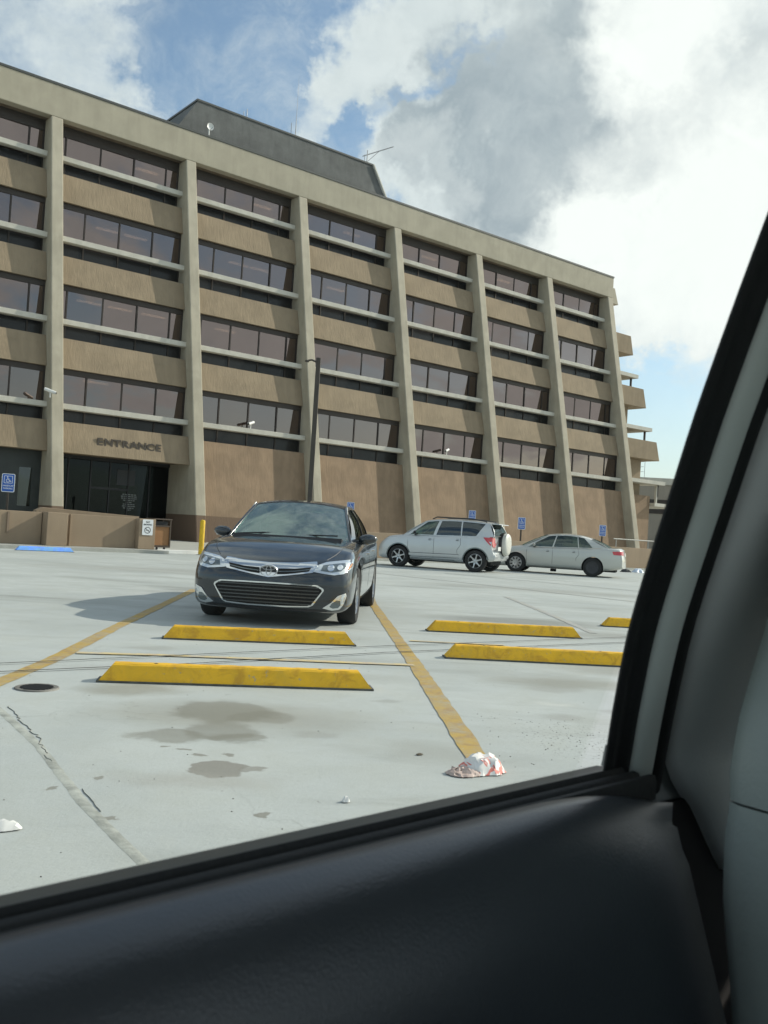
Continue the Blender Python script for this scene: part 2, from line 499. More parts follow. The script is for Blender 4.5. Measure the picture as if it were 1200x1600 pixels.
def catmull(ctrl, n):
    P = [Vector(p) for p in ctrl]
    P = [P[0] * 2 - P[1]] + P + [P[-1] * 2 - P[-2]]
    ts = [0.0]
    for i in range(1, len(P)):
        ts.append(ts[-1] + max((P[i] - P[i - 1]).length, 1e-6) ** 0.5)
    out = []
    a, b = ts[1], ts[-2]
    for k in range(n):
        t = a + (b - a) * k / (n - 1)
        i = 1
        while i < len(P) - 3 and t > ts[i + 1]:
            i += 1
        t0, t1, t2, t3 = ts[i - 1:i + 3]; p0, p1, p2, p3 = P[i - 1:i + 3]
        A1 = p0 * ((t1 - t) / (t1 - t0)) + p1 * ((t - t0) / (t1 - t0))
        A2 = p1 * ((t2 - t) / (t2 - t1)) + p2 * ((t - t1) / (t2 - t1))
        A3 = p2 * ((t3 - t) / (t3 - t2)) + p3 * ((t - t2) / (t3 - t2))
        B1 = A1 * ((t2 - t) / (t2 - t0)) + A2 * ((t - t0) / (t2 - t0))
        B2 = A2 * ((t3 - t) / (t3 - t1)) + A3 * ((t - t1) / (t3 - t1))
        out.append(B1 * ((t2 - t) / (t2 - t1)) + B2 * ((t - t1) / (t2 - t1)))
    return out


def text_mesh(txt, size, depth=0.0, xscale=1.0, bold=0.0, space=1.0):
    cu = bpy.data.curves.new('lettering', 'FONT'); cu.body = txt; cu.size = size
    cu.extrude = depth; cu.offset = bold; cu.align_x = 'CENTER'; cu.align_y = 'CENTER'; cu.resolution_u = 2
    cu.space_character = space
    o = bpy.data.objects.new('lettering', cu); COL.objects.link(o)
    dg = bpy.context.evaluated_depsgraph_get()
    me = bpy.data.meshes.new_from_object(o.evaluated_get(dg))
    bpy.data.objects.remove(o); bpy.data.curves.remove(cu)
    me.transform(Matrix.Diagonal((xscale, 1, 1, 1)))
    return me


# ================================================================== GROUND
AZ = radians(51.5)
E_ = Vector((sin(AZ), cos(AZ), 0)); N_ = Vector((cos(AZ), -sin(AZ), 0)); D0 = 44.0
B_ORIGIN = -N_ * D0
B_ROT = radians(90) - AZ


def W(u, w, z=0.0):
    """facade coordinates (along, outward, up) to world"""
    return B_ORIGIN + E_ * u + N_ * w + Vector((0, 0, z))


def ground_material():
    mt = bpy.data.materials.new('parking_concrete'); mt.use_nodes = True
    g = NG(mt.node_tree)
    out = g.add('ShaderNodeOutputMaterial'); b = g.add('ShaderNodeBsdfPrincipled'); g.put(out.inputs[0], b.outputs[0])
    b.inputs['Specular IOR Level'].default_value = 0.35
    ge = g.add('ShaderNodeNewGeometry'); V = ge.outputs['Position']
    wv = g.mapping(V, rot=(0, 0, radians(-8)))
    warp = g.add('ShaderNodeVectorMath', operation='ADD')
    nz = g.add('ShaderNodeTexNoise'); nz.inputs['Scale'].default_value = 3.4; nz.inputs['Detail'].default_value = 8; nz.inputs['Roughness'].default_value = 0.62; g.put(nz.inputs['Vector'], V)
    sc = g.add('ShaderNodeVectorMath', operation='SCALE'); g.put(sc.inputs[0], nz.outputs[1]); sc.inputs['Scale'].default_value = 0.34
    of = g.add('ShaderNodeVectorMath', operation='SUBTRACT'); g.put(of.inputs[0], sc.outputs[0]); of.inputs[1].default_value = (0.17, 0.17, 0.17)
    g.put(warp.inputs[0], V); g.put(warp.inputs[1], of.outputs[0]); Vw = warp.outputs[0]
    big = g.noise(V, 0.45, 6, 0.6, 0.4)
    med = g.noise(V, 2.2, 7, 0.65, 0.4)
    fine = g.noise(V, 45, 5, 0.7)
    streak = g.noise(g.mapping(V, rot=(0, 0, radians(-20)), scale=(0.25, 1.0, 1.0)), 1.1, 7, 0.62, 0.8)
    base = g.mix(g.ramp(big, 0.3, 0.7), (0.405, 0.435, 0.42, 1), (0.505, 0.535, 0.515, 1))
    base = g.mix(g.ramp(med, 0.35, 0.75, 0, 0.55), base, (0.41, 0.425, 0.385, 1))
    base = g.mix(g.ramp(streak, 0.50, 0.76, 0, 0.55), base, (0.25, 0.26, 0.235, 1))
    base = g.mix(g.ramp(fine, 0.50, 0.80, 0, 0.40), base, (0.27, 0.28, 0.26, 1))
    base = g.mix(g.ramp(g.noise(V, 15, 6, 0.8, 0.3), 0.64, 0.74, 0, 0.40), base, (0.20, 0.205, 0.185, 1))
    base = g.mix(g.ramp(g.noise(V, 1.0, 9, 0.8, 1.2), 0.60, 0.72, 0, 0.25), base, (0.52, 0.53, 0.48, 1))

    def stain(cx, cy, rx, ry, rot, col, k, soft=0.35, src=Vw):
        nonlocal base
        # ellipse around (cx, cy)
        m_ = g.add('ShaderNodeMapping'); m_.vector_type = 'TEXTURE'
        g.put(m_.inputs[0], src); m_.inputs[1].default_value = (cx, cy, 0); m_.inputs[2].default_value = (0, 0, rot)
        m_.inputs[3].default_value = (rx, ry, 1000)
        ln = g.add('ShaderNodeVectorMath', operation='LENGTH'); g.put(ln.inputs[0], m_.outputs[0])
        base = g.mix(g.ramp(ln.outputs['Value'], 1.0, 1.0 - soft, 0, k), base, c4(col))
        return ln
    DAMP = (0.185, 0.178, 0.14)
    # damp marks under where a parked engine drips
    stain(-0.75, 5.35, 1.15, 0.62, 0.1, (0.30, 0.295, 0.25), 0.75, 0.9)
    stain(-0.86, 5.45, 0.34, 0.36, 0.2, DAMP, 0.62, 0.35)
    stain(-0.62, 5.35, 0.22, 0.22, 0.0, DAMP, 0.45, 0.4)
    stain(-0.80, 4.95, 0.22, 0.30, 0.1, DAMP, 0.55, 0.4)
    stain(-1.02, 4.78, 0.24, 0.17, 0.1, DAMP, 0.6, 0.35)
    stain(-0.68, 4.80, 0.17, 0.16, 0.5, DAMP, 0.6, 0.35)
    stain(-0.69, 4.16, 0.15, 0.17, 0.1, (0.225, 0.215, 0.185), 0.85, 0.15)
    stain(-0.52, 4.20, 0.06, 0.07, 0.1, (0.225, 0.215, 0.185), 0.7, 0.25)
    for (x_, y_) in ((-0.98, 4.55), (-0.88, 4.50), (-0.80, 4.42), (-0.66, 4.44), (-1.27, 3.72), (-1.1, 3.9), (-0.35, 3.6), (-0.9, 3.4)):
        stain(x_, y_, 0.035, 0.03, 0.1, (0.22, 0.215, 0.18), 0.8, 0.3)
    stain(-1.55, 5.95, 0.45, 0.30, 0.2, (0.27, 0.265, 0.22), 0.7, 0.7)
    stain(-0.7, 3.95, 0.5, 0.2, 0.1, (0.34, 0.33, 0.29), 0.5, 0.9)
    stain(1.55, 7.35, 1.0, 0.45, 0.1, (0.25, 0.245, 0.20), 0.65, 0.9)
    stain(2.3, 8.2, 1.1, 0.5, 0.1, (0.25, 0.245, 0.21), 0.5, 0.9)
    stain(1.9, 12.7, 1.7, 0.75, 0.1, (0.19, 0.195, 0.175), 0.7, 0.7)
    stain(2.9, 11.4, 1.2, 0.6, 0.1, (0.25, 0.25, 0.22), 0.6, 0.8)
    stain(-1.1, 9.4, 1.5, 0.6, 0.1, (0.29, 0.285, 0.25), 0.55, 0.9)
    stain(1.24, 6.36, 0.20, 0.12, 0.1, (0.55, 0.56, 0.52), 0.6, 0.9)
    stain(-0.9, 6.85, 1.9, 0.35, 0.15, (0.28, 0.28, 0.25), 0.45, 0.9)
    stain(0.3, 4.75, 0.35, 0.4, 0.0, (0.30, 0.30, 0.26), 0.4, 0.9)
    stain(-4.5, 20.0, 4.5, 1.6, 0.3, (0.30, 0.30, 0.27), 0.5, 0.9)
    stain(4.0, 21.0, 4.5, 1.4, -0.1, (0.28, 0.28, 0.25), 0.5, 0.9)
    rs = random.Random(11)
    for _ in range(14):     # drips and rubber smears in the further bays
        x_, y_ = rs.uniform(-6, 9), rs.uniform(11, 26)
        stain(x_, y_, rs.uniform(0.4, 1.6), rs.uniform(0.15, 0.5), rs.uniform(-0.3, 0.4), (0.25, 0.255, 0.235), rs.uniform(0.3, 0.6), 0.8)
    for (x_, y_, r_) in ((1.2, 5.9, 0.16), (1.6, 6.2, 0.1), (1.35, 7.0, 0.22), (-1.9, 7.9, 0.2), (-0.3, 5.0, 0.12), (0.1, 6.1, 0.1), (-1.7, 3.9, 0.12), (-1.3, 6.9, 0.25)):
        stain(x_, y_, r_ * 1.3, r_, 0.1, (0.29, 0.29, 0.26), 0.45, 0.6)
    # pitted, gritty patch
    m_ = g.add('ShaderNodeMapping'); m_.vector_type = 'TEXTURE'; g.put(m_.inputs[0], Vw); m_.inputs[1].default_value = (1.15, 5.25, 0); m_.inputs[3].default_value = (0.55, 0.7, 1000)
    ln = g.add('ShaderNodeVectorMath', operation='LENGTH'); g.put(ln.inputs[0], m_.outputs[0])
    pits = g.math('MULTIPLY', g.ramp(g.noise(V, 42, 3, 0.7), 0.58, 0.66), g.ramp(ln.outputs['Value'], 1.0, 0.3, 0, 0.8))
    base = g.mix(pits, base, (0.12, 0.12, 0.11, 1))
    # sparse dark specks everywhere
    vo = g.add('ShaderNodeTexVoronoi'); vo.inputs['Scale'].default_value = 3.3; vo.inputs['Randomness'].default_value = 1.0; g.put(vo.inputs['Vector'], Vw)
    base = g.mix(g.ramp(vo.outputs['Distance'], 0.045, 0.025, 0, 0.6), base, (0.16, 0.155, 0.13, 1))
    # hairline cracks
    vc = g.add('ShaderNodeTexVoronoi', feature='DISTANCE_TO_EDGE'); vc.inputs['Scale'].default_value = 0.30; g.put(vc.inputs['Vector'], Vw)
    crack = g.math('MULTIPLY', g.ramp(vc.outputs['Distance'], 0.003, 0.0006, 0, 0.22), g.ramp(g.noise(V, 0.5, 3), 0.45, 0.62))
    base = g.mix(crack, base, (0.12, 0.12, 0.10, 1))
    g.put(b.inputs['Base Color'], base)
    g.put(b.inputs['Roughness'], g.ramp(med, 0.3, 0.7, 0.62, 0.85))
    bp = g.add('ShaderNodeBump'); bp.inputs['Strength'].default_value = 0.35; bp.inputs['Distance'].default_value = 0.006
    g.put(bp.inputs['Height'], g.math('ADD', g.noise(V, 60, 6, 0.7), g.math('MULTIPLY', g.noise(V, 3.0, 5, 0.6), 1.5)))
    g.put(b.inputs['Normal'], bp.outputs[0])
    return mt


M_GROUND = ground_material()
mb = MB(); mb.grid([[(x, y, 0) for x in (-1200, -60, -10, 10, 60, 1200)] for y in (-1200, -60, 0, 20, 60, 1500)])
structure(mb.build('ground', M_GROUND))


def ribbon(name, pts, width, mt, z=0.004, jit=0.0, thick=0.0, prof=False, seg=0.12):
    """a strip on the ground along a polyline; thick > 0 gives it a low rounded profile"""
    P = [Vector((p[0], p[1], 0)) for p in pts]; rows = []
    samples = []
    for i in range(len(P) - 1):
        n = max(1, int((P[i + 1] - P[i]).length / seg))
        for k in range(n):
            samples.append((P[i].lerp(P[i + 1], k / n)))
    samples.append(P[-1])
    for i, p in enumerate(samples):
        d = (samples[min(i + 1, len(samples) - 1)] - samples[max(i - 1, 0)]).normalized(); a = Vector((-d.y, d.x, 0))
        w = width / 2
        j1, j2 = (random.uniform(-jit, jit) for _ in range(2))
        if prof:
            c = a * random.uniform(-jit, jit)
            rows.append([p + c + a * w * t + Vector((0, 0, z if abs(t) > 0.99 else z + thick * (1 - t * t))) for t in (-1, -0.6, 0, 0.6, 1)])
        else:
            rows.append([p - a * (w + j1) + Vector((0, 0, z)), p + a * (w + j2) + Vector((0, 0, z))])
    m_ = MB(); m_.grid(rows)
    return structure(m_.build(name, mt, smooth=60 if prof else None))


# painted lines (thin paint films, each about 4 mm over the concrete)
ribbon('painted_stall_line', [(-2.33, 4.2), (-2.40, 6.95), (-2.58, 9.2), (-2.95, 14.9)], 0.125, M_LINEY, jit=0.006)
ribbon('painted_stall_line', [(0.545, 4.55), (0.44, 6.3), (0.346, 7.813), (-0.09, 14.25), (-0.14, 15.6)], 0.125, M_LINEY, jit=0.006)
ribbon('painted_cross_line', [(-2.35, 7.343), (-1.742, 7.49), (-0.294, 7.70), (0.33, 7.79)], 0.10, M_THINY, z=0.008, jit=0.006)
ribbon('painted_cross_line', [(0.343, 9.549), (1.012, 9.63), (1.338, 9.66)], 0.07, M_THINY, z=0.008, jit=0.006)
ribbon('painted_stall_line', [(2.70, 11.6), (2.64, 13.8), (2.45, 17.9)], 0.11, M_GHOST, jit=0.01)
ribbon('painted_aisle_line', [(-0.5, 25.2), (2.2, 22.3), (5.4, 18.6), (9.5, 14.0)], 0.10, M_GHOST, jit=0.01, seg=0.5)
M_SEAL = mat('joint_sealant', (0.05, 0.05, 0.045), 0.8, var=0.5, vscale=9, bump=0.3)
M_RIDGE = mat('concrete_fillet', (0.40, 0.415, 0.375), 0.9, var=0.3, vscale=9, bump=0.4, spec=0.2)
M_CRACK = mat('crack_dirt', (0.23, 0.23, 0.205), 0.9, var=0.4, vscale=30)
ribbon('expansion_joint', [(-3.6, 5.72), (-2.643, 6.584), (-1.49, 7.583), (0.079, 8.93), (2.963, 11.22), (6.2, 13.9)], 0.014, M_SEAL, z=0.0125, jit=0.004, thick=0.003, prof=True, seg=0.06)
ribbon('expansion_joint', [(-3.6, 5.30), (-2.506, 6.251), (-1.393, 7.114), (0.078, 8.448), (2.812, 10.62), (6.2, 13.4)], 0.020, M_SEAL, z=0.0125, jit=0.005, thick=0.003, prof=True, seg=0.05)
ribbon('expansion_joint', [(1.9, 27.2), (4.3, 25.2), (8.5, 21.6), (13.0, 17.6)], 0.045, M_SEAL, z=0.0125, jit=0.01, thick=0.003, prof=True, seg=0.4)
ribbon('concrete_ridge', [(-2.40, 5.65), (-2.032, 5.104), (-1.556, 4.391), (-1.077, 3.562), (-0.729, 3.031), (-0.2, 2.2)], 0.045, M_RIDGE, z=0.0005, jit=0.003, thick=0.0018, prof=True, seg=0.05)
random.seed(3)
ribbon('ridge_crack', [(-2.03, 5.22), (-1.80, 4.82), (-1.62, 4.56), (-1.53, 4.36), (-1.40, 4.12)], 0.006, M_CRACK, z=0.001, jit=0.010, thick=0.003, prof=True, seg=0.03)
ribbon('ridge_crack', [(-1.14, 3.74), (-1.06, 3.60), (-0.98, 3.47)], 0.004, M_CRACK, z=0.001, jit=0.006, thick=0.003, prof=True, seg=0.03)

# drain cover in the deck
dc = thing('drain_cover', 'small round dark drain cover sunk in the deck beside the left yellow stall line', 'drain cover', (-2.09, 5.80, 0))
mb = MB(); mb.lathe([(0.0, 0.006), (0.105, 0.006), (0.115, 0.009), (0.13, 0.009), (0.135, 0.0)], 28, 'z'); mb.build('cover_ring', mat('rusty_iron', (0.20, 0.19, 0.17), 0.7, var=0.4, vscale=12), dc, smooth=40)
mb = MB()
for k in range(-4, 5):
    L = sqrt(max(0.098 ** 2 - (k * 0.021) ** 2, 0.0001))
    mb.box(-L, L, k * 0.021 - 0.005, k * 0.021 + 0.005, 0.007, 0.012)
mb.build('grating', M_BLACK, dc)


# ------------------------------------------------------------------ wheel stops
def stop_mesh(L, w=0.15, h=0.125, chip=0):
    rnd = random.Random(chip)
    sec = [(-w / 2, 0.0), (-w / 2 + 0.004, 0.030), (-w / 2 + 0.032, h - 0.012), (-w / 2 + 0.045, h), (w / 2 - 0.045, h), (w / 2 - 0.032, h - 0.012), (w / 2 - 0.004, 0.030), (w / 2, 0.0)]
    m_ = MB(); rows = []
    NX = 40
    for i in range(NX + 1):
        t = i / NX * 2 - 1
        row = []
        for (y, z) in sec:
            inset = (0.10 if t > 0 else 0.10) * z / h
            x = t * (L / 2 - inset) if abs(t) > 0.999 else t * (L / 2 - 0.11)
            zz = z
            if z > 0.03 and 0 < i < NX:
                zz += rnd.uniform(-0.0022, 0.0012)
            row.append((x, y + (rnd.uniform(-0.0015, 0.0015) if 0 < i < NX else 0), zz))
        rows.append(row)
    m_.grid(rows)
    m_.quad(rows[0][::-1]); m_.quad(rows[-1])
    # bottom
    m_.quad([rows[0][0], rows[-1][0], rows[-1][-1], rows[0][-1]])
    return m_


def wheel_stop(p0, p1, mt, label, side=1, group='yellow concrete wheel stops', chip=0, h=0.125, w=0.16):
    a = Vector((p0[0], p0[1], 0)); b = Vector((p1[0], p1[1], 0)); d = (b - a); L = d.length; d.normalize()
    n = Vector((-d.y, d.x, 0))
    t = thing('wheel_stop', label, 'wheel stop', (a + b) / 2 + n * (w / 2), atan2(d.y, d.x), group)
    stop_mesh(L, w, h, chip).build('concrete_bar', mt, t, smooth=25)
    k = MB()
    # thin dark band round the foot of the bar
    k.box(-L / 2 - 0.004, L / 2 + 0.004, -w / 2 - 0.004, w / 2 + 0.004, 0.0, 0.014)
    k.build('dark_foot', mat('dark_foot_concrete', (0.11, 0.11, 0.095), 0.9, var=0.4, vscale=10), t)
    for sx in (-0.3 * L, 0.3 * L):
        q = MB(); q.lathe([(0.0, h + 0.0015), (0.011, h + 0.0015), (0.014, h - 0.001)], 12, 'z', center=(sx, 0, 0))
        q.build('anchor_pin', M_DARKMETAL, t)
    return t


wheel_stop((-1.82, 6.13), (0.0, 6.44), M_STOPY, 'long yellow wheel stop nearest the camera, in front of the damp stains', chip=1, w=0.17)
wheel_stop((-1.96, 8.53), (-0.19, 8.85), M_STOPY, 'yellow wheel stop right in front of the dark sedan bumper', chip=2)
wheel_stop((0.58, 10.62), (2.39, 10.83), M_STOPY, 'yellow wheel stop behind the one that runs into the car window edge', chip=3)
wheel_stop((0.63, 8.37), (2.44, 8.53), M_STOPY, 'yellow wheel stop whose right end is cut by the car window edge', chip=4)
wheel_stop((3.08, 12.66), (4.9, 12.8), M_STOPY, 'farthest right short glimpse of a yellow wheel stop beside the window pillar', chip=5)
a_ = W(7.99, 17.95); b_ = W(9.56, 18.05)
wheel_stop((a_.x, a_.y), (b_.x, b_.y), M_STOPB, 'light blue wheel stop in front of the left low wall', group='blue wheel stops by the wall', chip=6)
a_ = W(9.62, 18.15); b_ = W(10.0, 18.2)

# ================================================================== PAVEMENT, LOW WALLS
mb = MB()
pts = [W(-60, 16.9), W(13.6, 16.9), W(13.6, 16.9)]
mb.quad([W(-60, 17.0, 0.0), W(-60, 17.0, 0.10), W(12.95, 17.0, 0.10), W(12.95, 17.0, 0.0)])
mb.quad([W(-60, 17.0, 0.10), W(12.95, 17.0, 0.10), W(12.95, -2, 0.10), W(-60, -2, 0.10)])
mb.quad([W(12.95, 17.0, 0.10), W(12.95, 17.0, 0.0), W(12.95, 16.2, 0.0), W(12.95, 16.2, 0.10)])
structure(mb.build('pavement', M_SIDEWALK))
mb = MB()
mb.quad([W(12.95, 16.1, 0.0), W(12.95, 16.1, 0.085), W(110, 16.1, 0.085), W(110, 16.1, 0.0)])
mb.quad([W(12.95, 16.1, 0.085), W(110, 16.1, 0.085), W(110, -2, 0.085), W(12.95, -2, 0.085)])
structure(mb.build('entrance_pavement', M_SIDEWALK))
# white painted kerb edge in front of the entrance gap
mb = MB(); mb.prism([(16.07, 0.0), (16.16, 0.0), (16.16, 0.10), (16.13, 0.115), (16.07, 0.115)], 12.97, 20.9, lambda p, q, t: W(t, p, q))
structure(mb.build('kerb_edge', M_WHITE))


def fbox(m_, u0, u1, w0, w1, z0, z1, mi=0):
    m_.box(u0, u1, -w1, -w0, z0, z1, mi)


def local_thing(name, label, cat, u, w, z=0.0, group=None):
    return thing(name, label, cat, W(u, w, z), B_ROT, group)


ZP = 0.10
wl = local_thing('low_wall', 'tan rendered low wall with stepped piers at the left, in front of the entrance', 'low wall', 0, 0)
m_ = MB(); fbox(m_, -30, 9.38, 15.3, 15.7, ZP, 1.08); m_.build('wall_panel', M_LOW, wl, bevel=0.012)
m_ = MB(); fbox(m_, 7.98, 8.04, 15.702, 15.76, 0.42, 1.07); m_.build('upright_strip', mat('dark_strip', (0.10, 0.08, 0.06), 0.9), wl)  # dark upright strip on the wall face
m_ = MB(); fbox(m_, 8.36, 8.42, 15.702, 15.74, 0.42, 1.04); m_.build('upright_strip', mat('tan_strip', (0.24, 0.18, 0.13), 0.9), wl)  # second upright strip, in tan
m_ = MB(); fbox(m_, 9.40, 10.02, 15.3, 16.12, ZP, 1.10); m_.build('wall_pier', M_LOW, wl, bevel=0.015)
m_ = MB(); fbox(m_, 10.02, 12.30, 15.3, 15.86, ZP, 1.085); m_.build('wall_panel', M_LOW, wl, bevel=0.012)
m_ = MB(); fbox(m_, 10.16, 10.22, 15.862, 15.91, ZP, 1.08); m_.build('wall_rib', M_LOW, wl, bevel=0.008)
m_ = MB(); fbox(m_, 12.30, 12.86, 15.3, 16.12, ZP, 1.07); m_.build('wall_pier', M_LOW, wl, bevel=0.015)
m_ = MB(); m_.prism([(9.55, 1.05), (12.95, 1.0), (12.95, 1.13), (9.75, 1.24), (9.55, 1.13)], 14.3, 14.6, lambda p, q, t: (p, -t, q)); m_.build('ramp_wall_top', M_LOW, wl, bevel=0.01)
m_ = MB(); fbox(m_, 9.6, 13.5, 14.31, 14.59, ZP, 1.04); m_.build('ramp_wall', M_LOW, wl)
wr = local_thing('low_wall', 'tan low wall that runs behind the silver and beige cars with a pipe rail at its far end', 'low wall', 0, 0)
m_ = MB(); fbox(m_, 20.9, 75, 15.3, 15.7, 0.086, 1.08); m_.build('wall_panel', M_LOW, wr, bevel=0.012)
M_RAIL = mat('rail_grey_paint', (0.42, 0.42, 0.38), 0.6)
rail = MB(); rail.tube([(37.1, -15.5, 1.47), (60, -15.5, 1.47)], 0.028)
rail.build('pipe_rail', M_RAIL, wr, smooth=60)
for k in range(8):
    r2 = MB(); r2.tube([(37.3 + k * 2.6, -15.5, 1.06), (37.3 + k * 2.6, -15.5, 1.465)], 0.022)
    r2.build('rail_post', M_STEEL, wr, smooth=60)

# trash bin by the wall end
tb = local_thing('trash_bin', 'brown panelled trash bin with a dark frame at the end of the low wall', 'trash bin', 13.23, 15.55, 0.085)
m_ = MB(); fbox(m_, -0.27, 0.27, -0.25, 0.25, 0.14, 0.76); m_.build('side_panel', mat('brown_bin_panel', (0.33, 0.17, 0.07), 0.6, var=0.15), tb, bevel=0.01)
m_ = MB()
for (a, b) in ((-0.28, -0.28), (-0.28, 0.28), (0.28, -0.28), (0.28, 0.28)):
    fbox(m_, a - 0.022, a + 0.022, b - 0.022, b + 0.022, 0.12, 0.98)
fbox(m_, -0.30, 0.30, -0.30, 0.30, 0.08, 0.15); fbox(m_, -0.30, 0.30, -0.30, 0.30, 0.755, 0.80)
m_.build('frame', mat('bin_frame_brown', (0.07, 0.05, 0.035), 0.55), tb)
m_ = MB(); fbox(m_, -0.32, 0.32, -0.32, 0.32, 0.975, 1.02); m_.build('lid', mat('bin_frame_brown'), tb, bevel=0.01)
m_ = MB(); fbox(m_, -0.22, 0.22, -0.2, 0.2, 0.80, 0.93); m_.build('bin_liner', M_BLACK, tb)
for sx in (-0.12, 0.14):
    m_ = MB(); m_.lathe([(0.0, -0.02), (0.045, -0.02), (0.045, 0.02), (0, 0.02)], 14, 'x', center=(sx, -0.2, 0.045)); m_.build('castor', M_BLACK, tb, smooth=40)

# bollard
bo = thing('bollard', 'plain yellow steel bollard standing at the kerb by the dark sedan', 'bollard', W(14.26, 16.62, 0))
m_ = MB(); m_.lathe([(0.0, 1.15), (0.04, 1.145), (0.07, 1.13), (0.083, 1.10), (0.085, 0.0)], 24, 'z'); m_.build('post', M_BOLL, bo, smooth=40)
m_ = MB(); m_.lathe([(0.15, 0.0), (0.145, 0.012), (0.085, 0.02)], 24, 'z'); m_.build('footing', M_RIDGE, bo, smooth=40)


# ------------------------------------------------------------------ signs
def flat_shape(m_, poly, y0, y1, mi=0):
    m_.prism(poly, y0, y1, lambda p, q, t: (p, t, q), mi)


def round_rect(w, h, r, n=5, cx=0, cz=0):
    pts = []
    for (sx, sz, a0) in ((1, 1, 0), (-1, 1, 90), (-1, -1, 180), (1, -1, 270)):
        for k in range(n):
            a = radians(a0 + 90 * k / (n - 1))
            pts.append((cx + sx * (w / 2 - r) + r * cos(a), cz + sz * (h / 2 - r) + r * sin(a)))
    return pts


def ring(m_, cx, cz, r, t, y, a0=0, a1=360, n=24, th=0.0015):
    prev = None
    full = abs(a1 - a0) >= 359
    for k in range(n + (0 if full else 1)):
        a = radians(a0 + (a1 - a0) * k / n)
        b = radians(a0 + (a1 - a0) * (k + 1) / n)
        if k == n:
            break
        q = [(cx + (r - t) * cos(a), cz + (r - t) * sin(a)), (cx + r * cos(a), cz + r * sin(a)), (cx + r * cos(b), cz + r * sin(b)), (cx + (r - t) * cos(b), cz + (r - t) * sin(b))]
        flat_shape(m_, q, y - th, y)


def bar2(m_, x0, z0, x1, z1, t, y, th=0.0015):
    d = Vector((x1 - x0, z1 - z0)); n = Vector((-d.y, d.x)).normalized() * t / 2
    flat_shape(m_, [(x0 + n.x, z0 + n.y), (x1 + n.x, z1 + n.y), (x1 - n.x, z1 - n.y), (x0 - n.x, z0 - n.y)], y - th, y)


def put_text(parent, txt, size, x, z, y, mt, name='lettering', xs=1.0, bold=0.0):
    me = text_mesh(txt, size, 0.0006, xs, bold)
    me.transform(Matrix.Translation((x, y, z)) @ Matrix.Rotation(radians(90), 4, 'X'))
    me.materials.append(mt)
    o = bpy.data.objects.new(name, me); COL.objects.link(o); o.parent = parent
    return o


M_SIGNW = mat('sign_white', (0.75, 0.78, 0.80), 0.4)
M_SIGNB = mat('sign_black', (0.02, 0.02, 0.02), 0.5)


def handicap_sign(u, w, z, label, post_z0, turn=0.0, k=1.0, small=True):
    t = thing('parking_sign', label, 'parking sign', W(u, w, post_z0), B_ROT + turn, 'blue accessible parking signs')
    zc_ = z - post_z0
    if post_z0 < z - 0.3:
        p = MB(); p.box(-0.03, 0.03, 0.012, 0.062, 0, zc_ + 0.2 * k); p.build('post', M_DARKMETAL, t)
    m_ = MB(); flat_shape(m_, round_rect(0.32 * k, 0.47 * k, 0.035 * k, cz=zc_), 0.0, 0.008); m_.build('sign_plate', M_SIGNW, t)
    m_ = MB(); flat_shape(m_, round_rect(0.285 * k, 0.435 * k, 0.025 * k, cz=zc_), -0.003, -0.0005); m_.build('blue_field', M_BLUE, t)
    # symbol box and wheelchair figure
    s = MB(); cz = zc_ + 0.085 * k; y = -0.0045
    for (x0, z0, x1, z1) in ((-.1, -.09, .1, -.09), (-.1, .09, .1, .09), (-.1, -.09, -.1, .09), (.1, -.09, .1, .09)):
        bar2(s, x0 * k, cz + z0 * k, x1 * k, cz + z1 * k, 0.012 * k, y)
    ring(s, -0.008 * k, cz - 0.025 * k, 0.048 * k, 0.013 * k, y, 130, 370, 18)
    bar2(s, -0.018 * k, cz + 0.045 * k, -0.008 * k, cz - 0.012 * k, 0.017 * k, y)
    bar2(s, -0.012 * k, cz + 0.018 * k, 0.028 * k, cz + 0.018 * k, 0.011 * k, y)
    bar2(s, -0.012 * k, cz - 0.010 * k, 0.038 * k, cz - 0.010 * k, 0.013 * k, y)
    bar2(s, 0.036 * k, cz - 0.008 * k, 0.056 * k, cz - 0.058 * k, 0.013 * k, y)
    bar2(s, 0.052 * k, cz - 0.056 * k, 0.075 * k, cz - 0.048 * k, 0.012 * k, y)
    flat_shape(s, [(-0.02 * k + 0.015 * k * cos(a * pi / 6), cz + 0.064 * k + 0.015 * k * sin(a * pi / 6)) for a in range(12)], y - 0.0015, y)
    s.build('wheelchair_symbol', M_SIGNW, t)
    put_text(t, 'HANDICAP', 0.058 * k, 0, zc_ - 0.075 * k, -0.005, M_SIGNW, xs=0.88, bold=0.0012)
    put_text(t, 'PARKING', 0.058 * k, 0, zc_ - 0.145 * k, -0.005, M_SIGNW, xs=0.95, bold=0.0012)
    return t


handicap_sign(8.50, 15.1, 1.90, 'large blue parking sign at the far left, on a post behind the low wall', 0.10, turn=radians(-28), k=1.18)
handicap_sign(21.25, 15.2, 1.965, 'small blue parking sign just above the dark sedan roof', 0.085, turn=radians(-22), k=0.92)
handicap_sign(27.75, 15.2, 2.03, 'small blue parking sign just above the silver car roof', 0.085, turn=radians(-22), k=1.0)
handicap_sign(30.85, 15.2, 1.875, 'blue parking sign on its post behind the hood of the beige sedan', 0.085, turn=radians(-22), k=1.15)
handicap_sign(36.6, 15.2, 1.83, 'blue parking sign on its post behind the trunk of the beige sedan', 0.085, turn=radians(-22), k=1.15)

